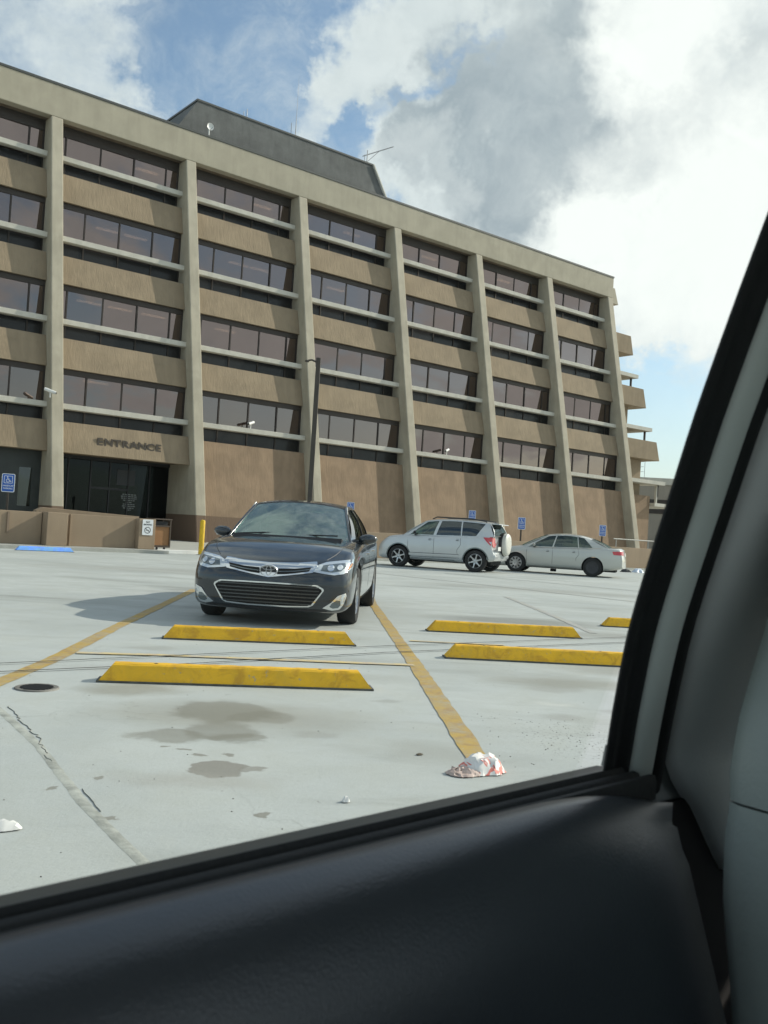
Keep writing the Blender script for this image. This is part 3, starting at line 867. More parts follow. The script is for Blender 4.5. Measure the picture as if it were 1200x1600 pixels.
ns = thing('no_smoking_sign', 'white no smoking sign fixed on the low wall pier next to the trash bin', 'sign', W(12.58, 16.135, 0.80), B_ROT)
m_ = MB(); flat_shape(m_, round_rect(0.36, 0.50, 0.03), -0.006, 0.0); m_.build('sign_plate', M_SIGNW, ns)
put_text(ns, 'NO', 0.085, 0, 0.165, -0.008, M_SIGNB, bold=0.0015)
put_text(ns, 'SMOKING', 0.070, 0, 0.085, -0.008, M_SIGNB, xs=0.92, bold=0.0015)
s = MB(); ring(s, 0, -0.09, 0.105, 0.018, -0.008); bar2(s, -0.065, -0.035, 0.065, -0.145, 0.016, -0.008)
bar2(s, -0.055, -0.092, 0.045, -0.092, 0.018, -0.0068); s.build('prohibition_symbol', M_SIGNB, ns)

# ------------------------------------------------------------------ light pole
lp = thing('light_pole', 'tall thin dark square lamp pole rising behind the dark sedan', 'light pole', (-2.50, 31.0, 0.0))
m_ = MB(); m_.prism([(-0.075, -0.075), (0.075, -0.075), (0.075, 0.075), (-0.075, 0.075)], 0.0, 6.8, lambda p, q, t: (p, q, t)); m_.build('pole_shaft', M_DARKMETAL, lp, bevel=0.01)
m_ = MB(); m_.tube([(-0.06, 0, 6.66), (-0.22, 0, 6.72), (-0.34, 0, 6.70)], 0.032, 8); m_.build('arm', M_DARKMETAL, lp, smooth=50)
m_ = MB(); m_.lathe([(0, 0.035), (0.05, 0.03), (0.075, 0.0), (0.06, -0.04), (0, -0.05)], 14, 'z', center=(-0.38, 0, 6.68)); m_.build('fitting', M_DARKMETAL, lp, smooth=50)
m_ = MB(); m_.box(-0.17, 0.17, -0.17, 0.17, 0.0, 0.30); m_.build('pole_base', M_RIDGE, lp, bevel=0.02)
m_ = MB(); m_.box(-0.085, -0.075, -0.02, 0.02, 1.72, 1.84); m_.build('hand_hole_cover', M_STEEL, lp)

# ================================================================== OFFICE BUILDING
ZT, ZR, BAT = 19.62, 21.12, 0.196
DU = 6.908


def wf(z):
    return BAT * (ZT - z)


bld = thing('office_building', 'six storey beige concrete office building with leaning fins and bronze window bands', 'building', B_ORIGIN, B_ROT)
FU = [14.30 + DU * i for i in range(-3, 7)]        # right edges of the fins
FU[-1] = 55.60
FWID = 0.56


def share_copy(o, du, parent=None):
    c = o.copy(); COL.objects.link(c); c.parent = parent or o.parent
    c.location.x += du
    return c


# fins
def fin_mesh():
    m_ = MB()
    m_.prism([(0, ZT), (wf(10), 10), (wf(0.0), 0.0), (-1.5, 0.0), (-1.5, ZT)], -FWID, 0, lambda p, q, t: (t, -p, q))
    return m_


fin0 = fin_mesh().build('fin', M_FIN, bld, bevel=0.045)
fin0.location.x = FU[0]
for i_, u in enumerate(FU[1:]):
    c = share_copy(fin0, u - FU[0])
    if i_ in (2, 3, 4):
        c.material_slots[0].link = 'OBJECT'; c.material_slots[0].material = M_FINB
# parapet band and its dark flashing
m_ = MB(); fbox(m_, FU[0] - 7, 55.60, -0.5, 0.0, ZT, ZR); m_.build('parapet', M_PAR, bld, bevel=0.03)
m_ = MB(); fbox(m_, FU[0] - 7, 55.63, -0.56, 0.03, ZR, ZR + 0.11); m_.build('roof_flashing', M_CAP, bld)
m_ = MB(); fbox(m_, FU[0] - 7, 55.4, -18, -0.5, ZR - 0.7, ZR - 0.5); m_.build('roof', M_CAP, bld)
# soffit over the top storey
m_ = MB(); fbox(m_, FU[0] - 7, 55.55, -5.5, -0.5, ZT, ZT + 0.3); m_.build('soffit', M_SOFFIT, bld)

levels = [  # spandrel bottom of the storey above, spandrel top below the glass, ledge top, glass plane, mullion phase
    dict(zb=ZT, zs=17.12, led=18.00, g=-0.80, ph=0.47, k=5),
    dict(zb=15.72, zs=13.06, led=14.00, g=-0.02, ph=1.36, k=4),
    dict(zb=11.68, zs=9.10, led=10.0, g=0.78, ph=0.47, k=3),
    dict(zb=7.67, zs=5.10, led=6.04, g=1.60, ph=1.36, k=2)]
CW = DU - FWID


def spandrel_mesh(zt, zb, deep=1.0):
    wt = wf(zt) - 0.66; wb = wf(zb) - 0.58
    m_ = MB()
    m_.prism([(wt, zt), (wb, zb), (wb - 0.16, zb), (wb - 0.20, zb + 0.10), (wt - 0.20, zt)], 0.0, CW, lambda p, q, t: (t, -p, q))
    return m_


def ledge_mesh(z):
    wl_ = wf(z) - 0.50
    m_ = MB(); m_.prism([(wl_, z - 0.015), (wl_, z - 0.25), (wl_ - 0.10, z - 0.275), (wl_ - 0.32, z - 0.275), (wl_ - 0.32, z)], 0.0, CW, lambda p, q, t: (t, -p, q))
    return m_


bays = list(range(len(FU) - 1))
for lv in levels:
    zs, zb, gp = lv['zs'], lv['zb'], lv['g']
    sp0 = led0 = None
    sy0 = wf(zs) - 0.78
    for bi in bays:
        u0 = FU[bi]; cw = FU[bi + 1] - FWID - u0
        if bi == 0 and False:
            continue
        scale = cw / CW
        # spandrel under this window band (the lowest level's is the base wall / entrance beam)
        if lv['k'] > 2:
            if sp0 is None:
                zb2 = {5: 15.72, 4: 11.68, 3: 7.67}[lv['k']]
                sp0 = spandrel_mesh(zs, zb2).build('spandrel', M_SPAN, bld, bevel=0.02); sp0.location.x = u0
            else:
                c = sp0.copy(); COL.objects.link(c); c.location.x = u0; c.scale.x = scale
        if led0 is None:
            led0 = ledge_mesh(lv['led']).build('ledge', M_LEDGE, bld, bevel=0.01); led0.location.x = u0
        else:
            c = led0.copy(); COL.objects.link(c); c.location.x = u0; c.scale.x = scale
        # window band: bronze frame with panes and mullions as its pieces
        fr = MB()
        hd = 0.50 if lv['k'] == 5 else 0.26
        fbox(fr, 0, cw, gp - 0.14, gp + 0.02, zb - hd, zb)          # head
        fbox(fr, 0, cw, gp - 0.14, gp + 0.04, zs - 0.45, zs - 0.35)   # sill
        fbox(fr, 0, 0.07, gp - 0.139, gp + 0.019, zs - 0.35, zb - hd)
        fbox(fr, cw - 0.07, cw, gp - 0.139, gp + 0.019, zs - 0.35, zb - hd)
        fo = fr.build('window_frame', M_BRONZE, bld); fo.location.x = u0
        edges = [0.07] + [x for x in (lv['ph'] + 1.727 * k for k in range(-1, 5)) if 0.25 < x < cw - 0.25] + [cw - 0.07]
        for a, b in zip(edges[:-1], edges[1:]):
            pm = MB(); t1, t2 = random.uniform(-0.010, 0.010), random.uniform(-0.010, 0.006)
            b0 = len(pm.v)
            x0, x1, z0, z1 = a + 0.005, b - 0.005, lv['led'] - 0.22, zb - hd
            pm.prism([(x0, z0), (x1, z0), (x1, z1), (x0, z1)], -gp + 0.03, -gp + 0.042, lambda p, q, t: (p, t + (p - x0) * t1 + (q - z0) * t2, q))
            po = pm.build('pane', M_WIN, fo)
            po.rotation_euler = (0, 0, 0)
        ap = MB(); fbox(ap, 0.07, cw - 0.07, gp - 0.05, gp - 0.03, zs - 0.35, lv['led'] - 0.225); ap.build('dark_reflection_panel', M_DARKREFL, fo)  # opaque dark panel painted in for the glass's dark reflections below the ledge
        for x in edges[1:-1]:
            mm = MB(); fbox(mm, x - 0.035, x + 0.035, gp - 0.12, gp + 0.015, zs - 0.35, zb - hd); mm.build('mullion', M_BRONZE, fo)
    # office floor and back wall behind this band of glass
    sl = MB(); fbox(sl, FU[0], FU[-1], gp - 6.5, gp - 0.15, zb - 0.05 if lv['k'] == 5 else zb + 0.02, zb + 0.12)
    fbox(sl, FU[0], FU[-1], gp - 6.7, gp - 6.5, zs - 1.0, zb + 0.1)
    sl.build('office_interior', M_ROOM, bld)
# fluorescent office lamps that show through some panes
for (u, lvk, zz) in ((17.6, 1, 0), (19.1, 1, 0), (16.6, 2, 0), (18.2, 2, 0), (20.0, 2, 0), (16.9, 3, 0), (25.2, 1, 0), (26.6, 1, 0), (24.2, 2, 0), (26.9, 0, 0), (19.8, 0, 0), (33.4, 0, 0), (31.9, 1, 0), (39.8, 0, 0), (44.5, 1, 0), (46.9, 0, 0)):
    lv = levels[lvk]
    m_ = MB(); fbox(m_, u - 0.6, u + 0.6, lv['g'] - 2.2, lv['g'] - 2.0, lv['zb'] - 0.14, lv['zb'] - 0.07)
    m_.build('ceiling_lamp', M_OFFLAMP, bld)

# base walls (bays right of the entrance) and the entrance beam over the two left bays
BW0 = 2.12
bw0 = None
for bi in bays:
    u0 = FU[bi]; cw = FU[bi + 1] - FWID - u0
    if u0 > 20:
        if bw0 is None:
            m_ = MB(); m_.prism([(BW0, 5.10), (BW0 + 0.98, 0.0), (BW0 - 0.5, 0.0), (BW0 - 0.5, 5.10)], 0.0, CW, lambda p, q, t: (t, -p, q))
            bw0 = m_.build('base_wall', M_BASE, bld, bevel=0.01); bw0.location.x = u0
            bw0.material_slots[0].link = 'OBJECT'; bw0.material_slots[0].material = M_BASEB
        else:
            c = bw0.copy(); COL.objects.link(c); c.location.x = u0; c.scale.x = cw / CW
            c.material_slots[0].material = M_BASE
    else:
        m_ = MB(); m_.prism([(wf(5.2) - 0.55, 5.2), (wf(3.8) - 0.48, 3.8), (wf(3.8) - 1.1, 3.8), (wf(3.8) - 1.1, 5.2)], 0.0, CW, lambda p, q, t: (t, -p, q))
        c = m_.build('entrance_beam', M_SPAN, bld, bevel=0.02); c.location.x = u0
        m_ = MB(); fbox(m_, 0, CW, 0.2, wf(3.8) - 1.1, 3.86, 3.98); c = m_.build('entrance_soffit', M_SOFFIT, bld); c.location.x = u0
# entrance glazing
ue = FU[3]
gz = 0.42
en = MB(); fbox(en, ue, ue + CW, gz - 0.1, gz + 0.02, 3.70, 3.86); eo = en.build('entrance_frame', M_BLACK, bld)
en = MB(); fbox(en, ue, ue + CW, gz - 0.1, gz + 0.03, 0.085, 0.20); en.build('threshold', M_BLACK, eo)
ed = [0.0, 1.2, 2.3, 3.25, 4.2, 5.3, CW]
for a, b in zip(ed[:-1], ed[1:]):
    pm = MB(); pm.box(ue + a + 0.03, ue + b - 0.03, -gz + 0.03, -gz + 0.045, 0.2, 3.7); pm.build('pane', M_DOORGLASS, eo)
    mm = MB(); fbox(mm, ue + a - 0.03, ue + a + 0.03, gz - 0.08, gz + 0.025, 0.2, 3.7); mm.build('mullion', M_BLACK, eo)
m_ = MB(); fbox(m_, ue + 2.3, ue + 4.2, gz - 0.07, gz + 0.02, 2.35, 2.45)
m_.build('transom', M_BLACK, eo)
m_ = MB(); fbox(m_, ue - 1, ue + CW, gz - 6, gz - 5.8, 0, 4.0); fbox(m_, ue - 7, ue + CW, gz - 6, gz - 0.3, 3.72, 3.84); m_.build('lobby_wall', mat('lobby_dark', (0.025, 0.028, 0.028), 0.8), bld)
M_NOTE = mat('notice_paper', (0.22, 0.235, 0.23), 0.7)
M_REFLSQ = mat('reflected_square_grey', (0.055, 0.06, 0.065), 0.7)
m_ = MB(); fbox(m_, ue + 3.62, ue + 4.55, gz - 0.03, gz - 0.012, 2.62, 3.38); m_.build('reflected_square', M_REFLSQ, bld)  # faint square reflection in the entrance glass, put in as a dim panel
nt = MB()
rnd = random.Random(5)
for r_ in range(9):
    z = 2.16 - r_ * 0.095
    hw = (0.36, 0.42, 0.40, 0.30, 0.16, 0.30, 0.34, 0.28, 0.12)[r_]
    x = -hw
    while x < hw:
        ln_ = rnd.uniform(0.05, 0.14)
        fbox(nt, ue + 4.30 + x, ue + 4.30 + min(x + ln_, hw), gz + 0.0, gz + 0.004 - 0.018 + 0.018, z, z + 0.052)
        x += ln_ + 0.03
nt.build('door_lettering', M_NOTE, bld)
# left recess: dark metal panel with a narrow sidelight
m_ = MB(); fbox(m_, FU[2], 12.80, 1.8, 1.92, 0.1, 3.86); fbox(m_, 13.36, 13.75, 1.8, 1.92, 0.1, 3.86); fbox(m_, 12.80, 13.36, 1.8, 1.92, 0.1, 1.3); fbox(m_, 12.80, 13.36, 1.8, 1.92, 3.02, 3.86)
m_.build('metal_panel', mat('dark_teal_panel', (0.032, 0.04, 0.038), 0.5, var=0.2), bld)
m_ = MB(); m_.box(12.80, 13.36, -1.87, -1.86, 1.3, 3.02); m_.build('sidelight', glass_mat('sidelight_glass', (0.1, 0.12, 0.12), (0.22, 0.25, 0.25), 0.6), bld)
m_ = MB(); fbox(m_, FU[0] - 7, FU[2] - 0.6, 1.2, 1.9, 0.1, 3.86); m_.build('recess_wall', M_BASE, bld)

# the right-hand end of the building: floors step outwards, seen end on
for (zt, zb, ut, ub) in ((20.62, 19.45, 56.45, 56.95), (17.12, 15.72, 57.75, 58.15), (13.12, 11.72, 58.60, 59.05), (9.14, 7.75, 59.50, 59.98)):
    wc = wf(zb) - 0.55
    m_ = MB(); m_.prism([(55.62, zt), (ut, zt), (ub, zb), (55.62, zb)], -wc, 15.0, lambda p, q, t: (p, t, q))
    m_.build('end_spandrel', M_FIN if zt > 20 else M_SPAN, bld, bevel=0.02)
for (z, uo) in ((14.24, 58.55), (10.24, 59.55), (6.20, 60.45)):
    wc = wf(z) - 0.55
    m_ = MB(); m_.box(55.62, uo, -wc, 15.0, z - 0.27, z); m_.build('end_ledge', M_LEDGE, bld)
    m_ = MB(); m_.box(uo - 0.42, uo - 0.30, -wc + 0.35, -wc + 0.47, z - 1.15, z - 0.275); m_.build('end_post', M_BRONZE, bld)
for (z0, z1, ue1) in ((17.13, 19.44, 55.95), (13.13, 15.71, 56.35), (9.15, 11.71, 57.8), (5.1, 7.74, 58.72)):
    wc = wf(z1) - 1.3
    m_ = MB(); m_.box(55.62, ue1, -wc, 14.9, z0, z1); m_.build('end_wall', M_SPAN, bld)
m_ = MB(); m_.box(55.62, 59.4, -1.5, 14.8, 0.09, 5.05); m_.build('end_base_wall', M_BASE, bld)
m_ = MB(); m_.box(59.5, 63.5, -1.9, 4, 4.3, 4.55); m_.box(59.9, 60.05, -1.7, -1.55, 4.56, 5.9); m_.build('end_canopy', M_LEDGE, bld)

# plant room on the roof
ph = MB()
bl = [(20.6, -5.2), (39.4, -5.2), (39.4, -17), (20.6, -17)]
tl = [(23.95, -6.0), (36.95, -6.0), (36.95, -15), (23.95, -15)]
k0 = len(ph.v)
ph.v += [(u, -w, ZR - 0.5) for u, w in bl] + [(u, -w, 25.75) for u, w in tl]
for i in range(4):
    j = (i + 1) % 4; ph.f.append((i, j, 4 + j, 4 + i)); ph.mi.append(0)
ph.f.append((4, 5, 6, 7)); ph.mi.append(0)
ph.build('plant_room', M_PENT, bld)
m_ = MB(); m_.prism([(23.88, -5.94), (37.02, -5.94), (37.02, -15.06), (23.88, -15.06)], 25.75, 25.86, lambda p, q, t: (p, -q, t)); m_.build('plant_room_cap', M_CAP, bld)
m_ = MB(); m_.tube([(39.40, 5.12, ZR - 0.4), (36.98, 5.92, 25.8)], 0.09, 6); m_.build('corner_flashing', M_LEDGE, bld, smooth=50)

# ENTRANCE lettering: each letter stands off the beam
sg = thing('entrance_sign', 'dark raised ENTRANCE letters fixed on the concrete beam over the doors', 'sign', W(17.57, wf(4.44) - 0.53, 4.44), B_ROT)
M_LETTER = mat('letter_bronze', (0.075, 0.062, 0.05), 0.5, metal=0.3)
adv = [0.0]
letters = 'ENTRANCE'
spacing = [0.43, 0.455, 0.42, 0.425, 0.435, 0.455, 0.445, 0.4]
xs = [-1.44, -1.015, -0.605, -0.205, 0.205, 0.625, 1.045, 1.44]
for ch, x in zip(letters, xs):
    me = text_mesh(ch, 0.47, 0.022, 1.25, 0.014)
    me.transform(Matrix.Translation((x, -0.022 - 0.012, 0)) @ Matrix.Rotation(radians(90), 4, 'X'))
    me.materials.append(M_LETTER)
    o = bpy.data.objects.new('letter', me); COL.objects.link(o); o.parent = sg

# ------------------------------------------------------------------ roof and wall fittings (things of their own)
def on_b(name, label, cat, u, w, z, group=None):
    return thing(name, label, cat, W(u, w, z), B_ROT, group)


ds = on_b('satellite_dish', 'small white satellite dish on a mast at the left of the roof plant room', 'satellite dish', 22.9, -2.2, ZR - 0.5)
m_ = MB(); m_.tube([(0, 0, 0), (0, 0, 1.95)], 0.04, 8); m_.build('mast', M_WHITE, ds, smooth=50)
m_ = MB(); m_.lathe([(0.0, 0.08), (0.09, 0.068), (0.18, 0.024), (0.20, 0.0), (0.18, 0.012), (0.09, 0.052), (0, 0.064)], 20, 'y', center=(0, -0.15, 2.05)); m_.build('dish', M_WHITE, ds, smooth=50)
m_ = MB(); m_.tube([(0, -0.1, 1.85), (0, -0.45, 1.95)], 0.015, 6); m_.build('feed_arm', M_STEEL, ds)
M_ANT = mat('antenna_grey', (0.30, 0.31, 0.32), 0.5, metal=0.5)
an = on_b('whip_antenna', 'tall thin whip antenna standing up from the roof plant room', 'antenna', 30.95, -6.3, 25.86)
m_ = MB(); m_.tube([(0, 0, 0), (0, 0, 1.5), (0, 0, 4.0)], [0.035, 0.015, 0.004], 6); m_.build('whip', M_ANT, an)
m_ = MB(); m_.tube([(-0.28, 0.1, 0), (-0.28, 0.1, 0.9)], 0.02, 6); m_.build('side_mast', M_ANT, an)
an = on_b('rod_antenna', 'short pair of thin rods on the roof edge left of the tall whip antenna', 'antenna', 27.4, -6.3, 25.86)
m_ = MB(); m_.tube([(0, 0, 0), (0, 0, 0.65)], 0.025, 6); m_.build('rod', M_ANT, an)
m_ = MB(); m_.tube([(-0.22, 0, 0), (-0.22, 0, 0.45)], 0.018, 6); m_.build('rod', M_ANT, an)
an = on_b('boom_antenna', 'slanting boom antenna at the right corner of the roof plant room', 'antenna', 36.7, -6.3, 25.86)
m_ = MB(); m_.tube([(0, 0, 0), (0, 0, 0.95)], 0.028, 6); m_.tube([(-0.2, 0, 0), (-0.2, 0, 0.6)], 0.02, 6); m_.build('mast', M_ANT, an)
m_ = MB(); m_.tube([(-0.35, 0, 0.45), (2.15, 0, 1.85)], 0.035, 6); m_.build('boom', M_ANT, an)
m_ = MB(); m_.tube([(0.0, 0, 0.15), (1.0, 0, 1.2)], 0.02, 6)
for k in range(9):
    x = -0.25 + 0.29 * k
    m_.tube([(x, -0.22, 0.45 + (x + 0.35) * 0.56), (x, 0.22, 0.45 + (x + 0.35) * 0.56)], 0.01, 5)
m_.build('element', M_ANT, an)


def cctv(u, w, z, label, left=False):
    t = on_b('security_camera', label, 'camera', u, w, z, 'white security cameras on the facade')
    s = -1 if left else 1
    m_ = MB(); m_.tube([(0, 0, 0), (0, 0, 0.22)], 0.028, 8); m_.build('mount', M_WHITE, t, smooth=50)
    m_ = MB(); m_.tube([(-0.20 * s, -0.12, 0.21), (0.22 * s, 0.1, 0.36)], 0.075, 10); m_.build('housing', M_WHITE, t, smooth=50)
    m_ = MB(); m_.tube([(-0.21 * s, -0.125, 0.206), (-0.23 * s, -0.135, 0.20)], 0.05, 10); m_.build('lens', M_BLACK, t, smooth=50)


cctv(24.25, 2.0, 6.04, 'white security camera on the ledge right of the entrance bay')
cctv(38.0, 2.0, 6.04, 'white security camera on the ledge above the silver car')
cctv(13.55, 3.05, 6.10, 'white security camera fixed to the left concrete fin beside the first ledge', left=True)

# far low building beyond the end
fb = thing('far_building', 'distant low tan building beyond the right end of the offices', 'building', (30, 92, 0), radians(-6))
m_ = MB(); m_.box(-10, 25, 0, 14, 0, 7.5); m_.build('wall', M_FAR, fb)
m_ = MB(); m_.box(-10.1, 25.1, -0.12, 14.1, 7.5, 8.15); m_.build('parapet', M_LEDGE, fb)
m_ = MB(); m_.box(-8, 25.0, -0.06, -0.01, 4.6, 6.0); m_.build('window_band', M_BRONZE, fb)
an = thing('mast_antenna', 'thin mast antenna far off over the low building at the right', 'antenna', (25.4, 89.5 + 4, 8.15))
m_ = MB(); m_.tube([(0, 0, 0), (0, 0, 2.3)], 0.035, 5)
for z in (0.6, 1.1, 1.6, 2.1):
    m_.tube([(0, 0, z), (0.5, 0, z + 0.05)], 0.02, 5)
m_.tube([(0.6, 0, 0), (0.6, 0, 1.7)], 0.025, 5)
m_.build('mast', M_ANT, an)
# ================================================================== CARS
def car_paint(name, col, metal=0.5, rough=0.32, coat=1.0, dust=0.06, grime=0.35):
    mt = bpy.data.materials.new(name); mt.use_nodes = True
    g = NG(mt.node_tree)
    out = g.add('ShaderNodeOutputMaterial'); b = g.add('ShaderNodeBsdfPrincipled'); g.put(out.inputs[0], b.outputs[0])
    tc = g.add('ShaderNodeTexCoord'); V = tc.outputs['Object']
    sp = g.add('ShaderNodeSeparateXYZ'); g.put(sp.inputs[0], V)
    b.inputs['Metallic'].default_value = metal
    b.inputs['Coat Weight'].default_value = coat; b.inputs['Coat Roughness'].default_value = 0.04
    low = g.ramp(sp.outputs[2], 0.55, 0.12, 0, grime)
    n = g.noise(V, 4, 7, 0.7)
    d = g.math('ADD', g.math('MULTIPLY', low, n), g.ramp(n, 0.4, 0.8, 0, dust))
    g.put(b.inputs['Base Color'], g.mix(d, c4(col), (0.25, 0.24, 0.21, 1)))
    g.put(b.inputs['Roughness'], g.math('ADD', g.math('MULTIPLY', d, 0.5), rough))
    MATS[name] = mt
    return mt


M_CARGLASS = glass_mat('car_glass', (0.50, 0.58, 0.55), (0.72, 0.80, 0.78), 0.90, rough=0.0)
M_WSGLASS = glass_mat('windscreen_glass', (0.55, 0.68, 0.63), (0.80, 0.95, 0.92), 0.80, rough=0.0, dirt=0.20)
M_TINT = glass_mat('privacy_glass', (0.05, 0.055, 0.06), (0.72, 0.80, 0.82), 0.88, rough=0.0)
M_CABIN = mat('cabin_trim', (0.075, 0.075, 0.072), 0.8)
M_SEATCL = mat('seat_cloth', (0.16, 0.155, 0.145), 0.9)
M_ARCH = mat('arch_liner', (0.012, 0.012, 0.012), 0.9)
M_RED = mat('tail_lamp_red', (0.55, 0.03, 0.04), 0.15, spec=0.6, coat=1.0)
M_LAMPW = mat('lamp_clear', (0.72, 0.76, 0.78), 0.12, metal=0.6, coat=1.0)
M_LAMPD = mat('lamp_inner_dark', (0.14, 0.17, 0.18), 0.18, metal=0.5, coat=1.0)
M_AMBER = mat('lamp_amber', (0.6, 0.22, 0.03), 0.2, coat=1.0)


def disp(sp, x, y, z):
    """bow of the nose and tail: how far the surface sits behind its station"""
    L = sp['L']; W2 = sp['W']
    f = max(0.0, (sp['fl'] - x) / sp['fl']) ** 1.6
    r = max(0.0, (x - (L - sp['rl'])) / sp['rl']) ** 1.6
    dx = f * (sp['fbow'] * (abs(y) / W2) ** 2.6 + interp(z, sp['fprof']))
    dx -= r * (sp['rbow'] * (abs(y) / W2) ** 2.6 + interp(z, sp['rprof']))
    return x + dx


def body_mesh(sp, paint):
    L = sp['L']
    xs = [0.0, 0.012, 0.03, 0.06, 0.10, 0.15, 0.21, 0.28]
    x = 0.36
    while x < L - 0.32:
        xs.append(x); x += 0.075
    xs += [L - 0.28, L - 0.21, L - 0.15, L - 0.10, L - 0.06, L - 0.03, L - 0.012, L]
    M = 30
    half = []
    for x in xs:
        hw = interp(x, sp['hw']); zb = interp(x, sp['zb']); zs = interp(x, sp['zs']); zc = interp(x, sp['zc']); ys = interp(x, sp['ys']) * hw
        h = zs - zb
        ct = [(0, zb, 0), (0.55 * hw, zb, 0), (0.88 * hw, zb + 0.012, 0), (0.965 * hw, zb + 0.10 * h, 0), (0.99 * hw, zb + 0.28 * h, 0), (hw, zb + 0.50 * h, 0),
              (0.992 * hw, zb + 0.70 * h, 0), (0.965 * hw + 0.0, zs - 0.10 * h, 0), (ys, zs, 0), (ys * 0.90, zs + 0.30 * (zc - zs) + 0.004, 0), (ys * 0.6, zs + 0.82 * (zc - zs), 0), (0, zc, 0)]
        if sp.get('well') and sp['well'][0] < x < sp['well'][1]:
            ct[9] = (ys * 0.93, zs - 0.05, 0); ct[10] = (ys * 0.90, zs - 0.30, 0); ct[11] = (0, zs - 0.32, 0)
        half.append(catmull(ct, M))
    m_ = MB()
    N = 2 * (M - 1)
    for x, hs in zip(xs, half):
        ringp = [(hs[i].x, hs[i].y) for i in range(M)] + [(-hs[i].x, hs[i].y) for i in range(M - 2, 0, -1)]
        for (y, z) in ringp:
            m_.v.append((disp(sp, x, y, z), y, z))
    for i in range(len(xs) - 1):
        for j in range(N):
            k = (j + 1) % N
            inside = sp.get('well') and sp['well'][0] - 0.02 < xs[i] < sp['well'][1] and (M - 4 <= j < M + 2)
            m_.f.append((i * N + j, i * N + k, (i + 1) * N + k, (i + 1) * N + j)); m_.mi.append(1 if inside else 0)
    K = 14
    for si, flip in ((0, 1), (len(xs) - 1, 0)):
        x = xs[si]; hs = half[si]; base = si * N
        rows = []
        for i in range(M):
            if i in (0, M - 1):
                rows.append([base + (0 if i == 0 else M - 1)] * (K + 1)); continue
            y, z = hs[i].x, hs[i].y
            row = [base + (N - i)]
            for k in range(1, K):
                yy = -y + 2 * y * k / K
                # rows near top and bottom follow the crown of the outline
                m_.v.append((disp(sp, x, yy, z), yy, z)); row.append(len(m_.v) - 1)
            row.append(base + i)
            rows.append(row)
        for i in range(M - 1):
            for k in range(K):
                q = [rows[i][k], rows[i][k + 1], rows[i + 1][k + 1], rows[i + 1][k]]
                q2 = []
                for a in q:
                    if a not in q2:
                        q2.append(a)
                if len(q2) > 2:
                    m_.f.append(tuple(q2 if flip else q2[::-1])); m_.mi.append(0)
    me_o = m_.build('body', [paint, M_ARCH], None, smooth=None)
    # wheel arches
    cut = MB()
    for xa in sp['axles']:
        for s_ in (-1, 1):
            r = sp['wr'] + sp.get('gap', 0.055)
            y0, y1 = s_ * (sp['W'] - 0.36), s_ * (sp['W'] + 0.3)
            if y0 > y1:
                y0, y1 = y1, y0
            n = 40
            k0 = len(cut.v)
            for yy in (y0, y1):
                for j in range(n):
                    t = 2 * pi * j / n
                    cut.v.append((xa + r * cos(t), yy, sp['wr'] + r * sin(t)))
            for j in range(n):
                k = (j + 1) % n
                cut.f.append((k0 + j, k0 + k, k0 + n + k, k0 + n + j)); cut.mi.append(1)
            cut.f.append(tuple(k0 + j for j in range(n))[::-1]); cut.mi.append(1)
            cut.f.append(tuple(k0 + n + j for j in range(n))); cut.mi.append(1)
    co = cut.build('cutter', [paint, M_ARCH], None)
    bo_ = me_o.modifiers.new('arches', 'BOOLEAN'); bo_.operation = 'DIFFERENCE'; bo_.object = co; bo_.solver = 'EXACT'
    try:
        bo_.material_mode = 'INDEX'
    except Exception:
        pass
    dg = bpy.context.evaluated_depsgraph_get()
    me = bpy.data.meshes.new_from_object(me_o.evaluated_get(dg))
    bpy.data.objects.remove(co)
    bvh_src = me_o.data
    bm = bmesh.new(); bm.from_mesh(bvh_src)
    bvh = BVHTree.FromBMesh(bm); bm.free()
    bpy.data.objects.remove(me_o)
    me.polygons.foreach_set('use_smooth', [True] * len(me.polygons))
    me.set_sharp_from_angle(angle=radians(35))
    return me, bvh


